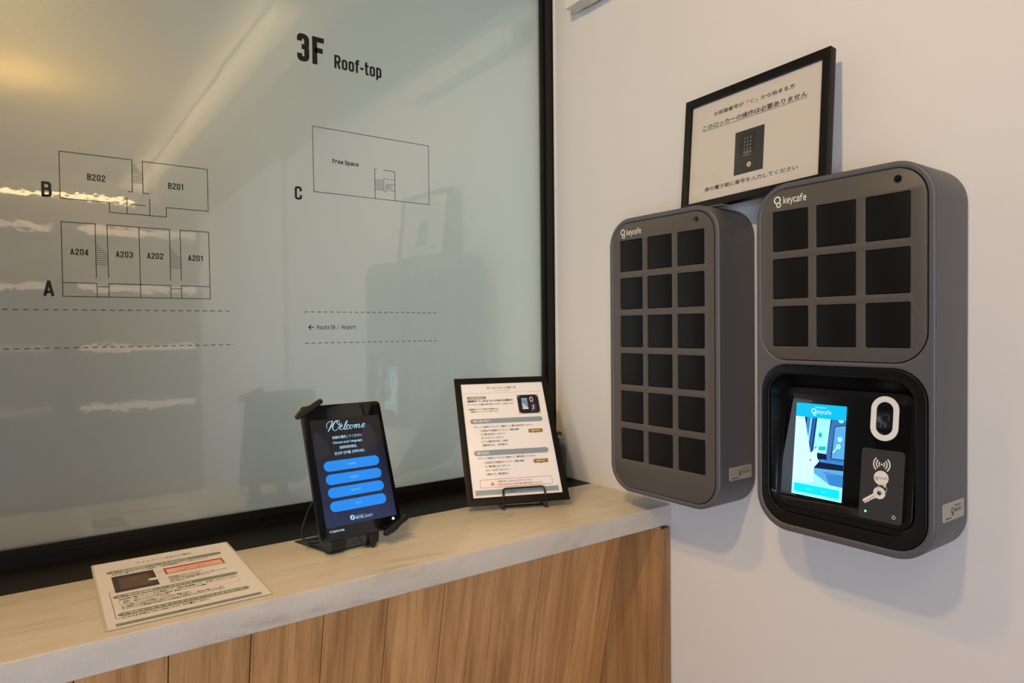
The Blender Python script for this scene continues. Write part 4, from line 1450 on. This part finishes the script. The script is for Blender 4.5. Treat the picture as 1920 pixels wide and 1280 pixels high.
# local x right, local z towards the window, local -y up
plate('laminate_film', [rrect(-.0032, .2122, -.0030, .3035, .004, 4)], -.0004, -.0001, mat('clear_laminate', (206, 200, 186), .12, 0, .5), ls)
box('paper', 0, .209, -.0008, -.00045, 0, .300, M_PAPER, ls)
a = Art(y=-.00086)
GG = ink('bar_green', (134, 146, 140)); RR = ink('frame_red', (188, 72, 58)); PK = ink('pale_red', (238, 196, 178)); BR = ink('title_bronze', (140, 112, 70))
a.text('チェックイン方法のご案内', 61, 145, 266.4, 276, BR, 1, .012, fat=.12)
a.line((9, 259), (204, 259), .5, ink('rule_tan', (180, 168, 148)), 1)
a.rr(15, 189, 234.5, 249.5, 7.4, GG, 1); a.text('A 「宿泊者情報入力」がお済みの方', 22, 136, 238, 246.4, PW, 2, .015, fat=.12)
a.text('予約時に届いたメールを確認し「宿泊者情報入力」を完了された方', 21.4, 165, 225.4, 230.6, IK, 1, .02, fat=.12)
a.rect(20, 79.4, 139, 218.4, ink('photo_umber', (70, 54, 48), .4), 1)
a.rect(28, 72, 150, 204, ink('photo_umber2', (98, 78, 66), .4), 2)
for z in (160, 172, 186, 196):
    a.line((33, z), (67, z), .8, ink('photo_line', (160, 146, 132)), 3)
a.poly([(66, 172), (71, 176), (80, 176), (86, 171), (84, 168), (76, 164), (68, 168)], PW, 4)
a.rect(93.4, 183.6, 180.6, 213.2, RR, 1); a.rect(96.4, 180.6, 182.6, 206, PK, 2)
a.line((80, 197), (93.4, 201), .9, RR, 1); a.line((80, 163), (92, 163), .6, BR, 1)
for z, x0, x1 in ((198, 118, 166), (192.6, 110, 172), (187, 102, 176)):
    a.text('こちらの画面で入力した番号を押してください', x0, x1, z - 2, z + 2, RR, 3, .0)
for tx, x1, z in (('【お名前】をご入力ください', 147, 166), ('①予約番号を入力してください', 139, 160), ('②宿泊者名簿の内容を確認して次へ進んでください', 181, 153), ('③本人確認を行う', 152, 146), ('④お支払い', 118, 139.6)):
    a.text(tx, 94.4, x1, z - 2.2, z + 2.2, IK, 1, .015, fat=.1)
a.rr(15, 189, 113, 127.5, 7.2, GG, 1); a.text('B 「宿泊者情報入力」がまだの方', 22, 122, 116.4, 124.4, PW, 2, .015, fat=.12)
a.text('予約時に届いたメールを確認して「宿泊者情報入力」を完了させてください', 21, 187, 103.4, 108.8, IK, 1, .025, fat=.14)
a.poly_line([(21, 83), (21, 100), (184, 100), (184, 82), (21, 83)], .5, ink('rule_tan', (180, 168, 148)), 1)
for tx, x0, x1, z in (('件名：【チェックイン方法のご案内】事前チェックインのお願い', 26, 140, 96), ('差出人：予約サイトからのメール reservation', 26, 86, 89.4), ('メールが届いていない方は迷惑メールフォルダもご確認ください', 22, 113, 79), ('本人確認のため全員分の氏名と住所とパスポートが必要です。ご協力をお願いいたします', 22, 158, 71.5), ('チェックインの手続きは予約された代表者の方がまとめて行うこともできます。', 22, 158, 64.4)):
    a.text(tx, x0, x1, z - 2.4, z + 2.4, IK, 1, .02, fat=.12)
a.rr(15, 189, 38, 52, 7, GG, 1); a.text('C 予約メール も チェックインコードもわからない方', 22, 181, 41, 49, PW, 2, .015, fat=.12)
a.text('【どちらもお持ちでない方はこちら】をお選びください', 19.6, 130, 28.6, 35.4, IK, 1, .025, fat=.14)
a.rect(10, 198, 4.6, 14.6, GG, 1)
a.text('HOTEL', 88, 96, 7.6, 11.6, IK, 2, .04)
a.poly_line([(22, 147), (12.2, 147), (12.2, 32.6), (20, 32.6)], .8, ink('bracket_brown', (110, 96, 70)), 1)
a.build('printed_instructions', ls)

# ------------------------------------------------------------------ ribbed housing high on the white wall
rh = thing('ribbed_housing', 'white ribbed housing fixed high on the white wall near the window frame', 'wall housing', pose(-90, 0, 0, (XW, 1.288, .797)))
M_RIB = mat('white_ribbed_plastic', (226, 220, 206), .45, build=b_paint(200, .05))


def ribbed(name, x0, x1, d0, d1, z0, z1):
    bm = bmesh.new()
    bm_box(bm, x0, x1, -d1, -d0, z0 + .0032, z1)
    nr = 7
    for k in range(nr):
        y0 = -d1 + (d1 - d0) * k / nr
        y1 = y0 + (d1 - d0) / nr * .58
        bm_box(bm, x0, x1, y0, y1, z0, z0 + .0032)
    return link(name, bm_new(bm, name), rh, M_RIB)


ribbed('end_cap', 0, .0445, .012, .047, 0, .060)
ribbed('housing_body', .0460, .62, .010, .0500, -.0015, .064)
box('wall_bracket', .01, .60, -.012, 0, .010, .055, M_BLKPL, rh)

# ------------------------------------------------------------------ shelving at the back of the room, seen mirrored in the glass
sh = thing('wall_shelving', 'tall pale shelving with lit board edges at the back, mirrored in the glass', 'shelving', Matrix.Translation((.5, YB, FLOOR)))
M_SH = mat('pale_shelf_board', (214, 190, 170), .5, build=b_paint(80, .05))
M_EDGE = mat('shelf_edge_light', (240, 220, 200), .4, emit=(255, 222, 190), estr=.8)
M_SHB = mat('shelf_back', (128, 110, 88), .7, build=b_paint(80, .05))
for x0, x1 in ((-.38, .15), (.31, 1.12)):
    for z in (.80, .37, -.08, -.53):
        o = box('shelf_board', x0 - .5, x1 - .5, .012, .20, z - FLOOR - .045, z - FLOOR, M_SH, sh)
        if x0 < 0 and z < .3:
            continue
        p = box('edge_light', x0 - .49, x1 - .51, .2005, .203, z - FLOOR - .050, z - FLOOR - .004, M_EDGE, sh)
        p.parent = o
for x in (-.40, .15, .29, 1.12):
    box('upright', x - .5, x - .48, .012, .19, 0, .95 - FLOOR, M_SHB, sh)
box('back_board', -.90, .645, 0, .012, 0, .95 - FLOOR, M_SHB, sh)
# linear lamp at the foot of the ceiling over the shelving
ln = thing('linear_lamp', 'slim warm linear lamp under the ceiling edge above the back shelving', 'lamp', Matrix.Translation((.2, YB + .02, 1.04)))
box('diffuser', -.9, .52, 0, .03, -.012, .014, mat('lamp_diffuser', (255, 240, 210), .4, emit=(255, 226, 160), estr=9.0), ln)
box('lamp_housing', -.905, .525, -.005, .028, .0145, .03, M_BLACK, ln)

# ------------------------------------------------------------------ lift everything so that the floor is at zero
for o in SC.objects:
    if o.parent is None:
        o.location.z += H0
bpy.context.view_layer.update()
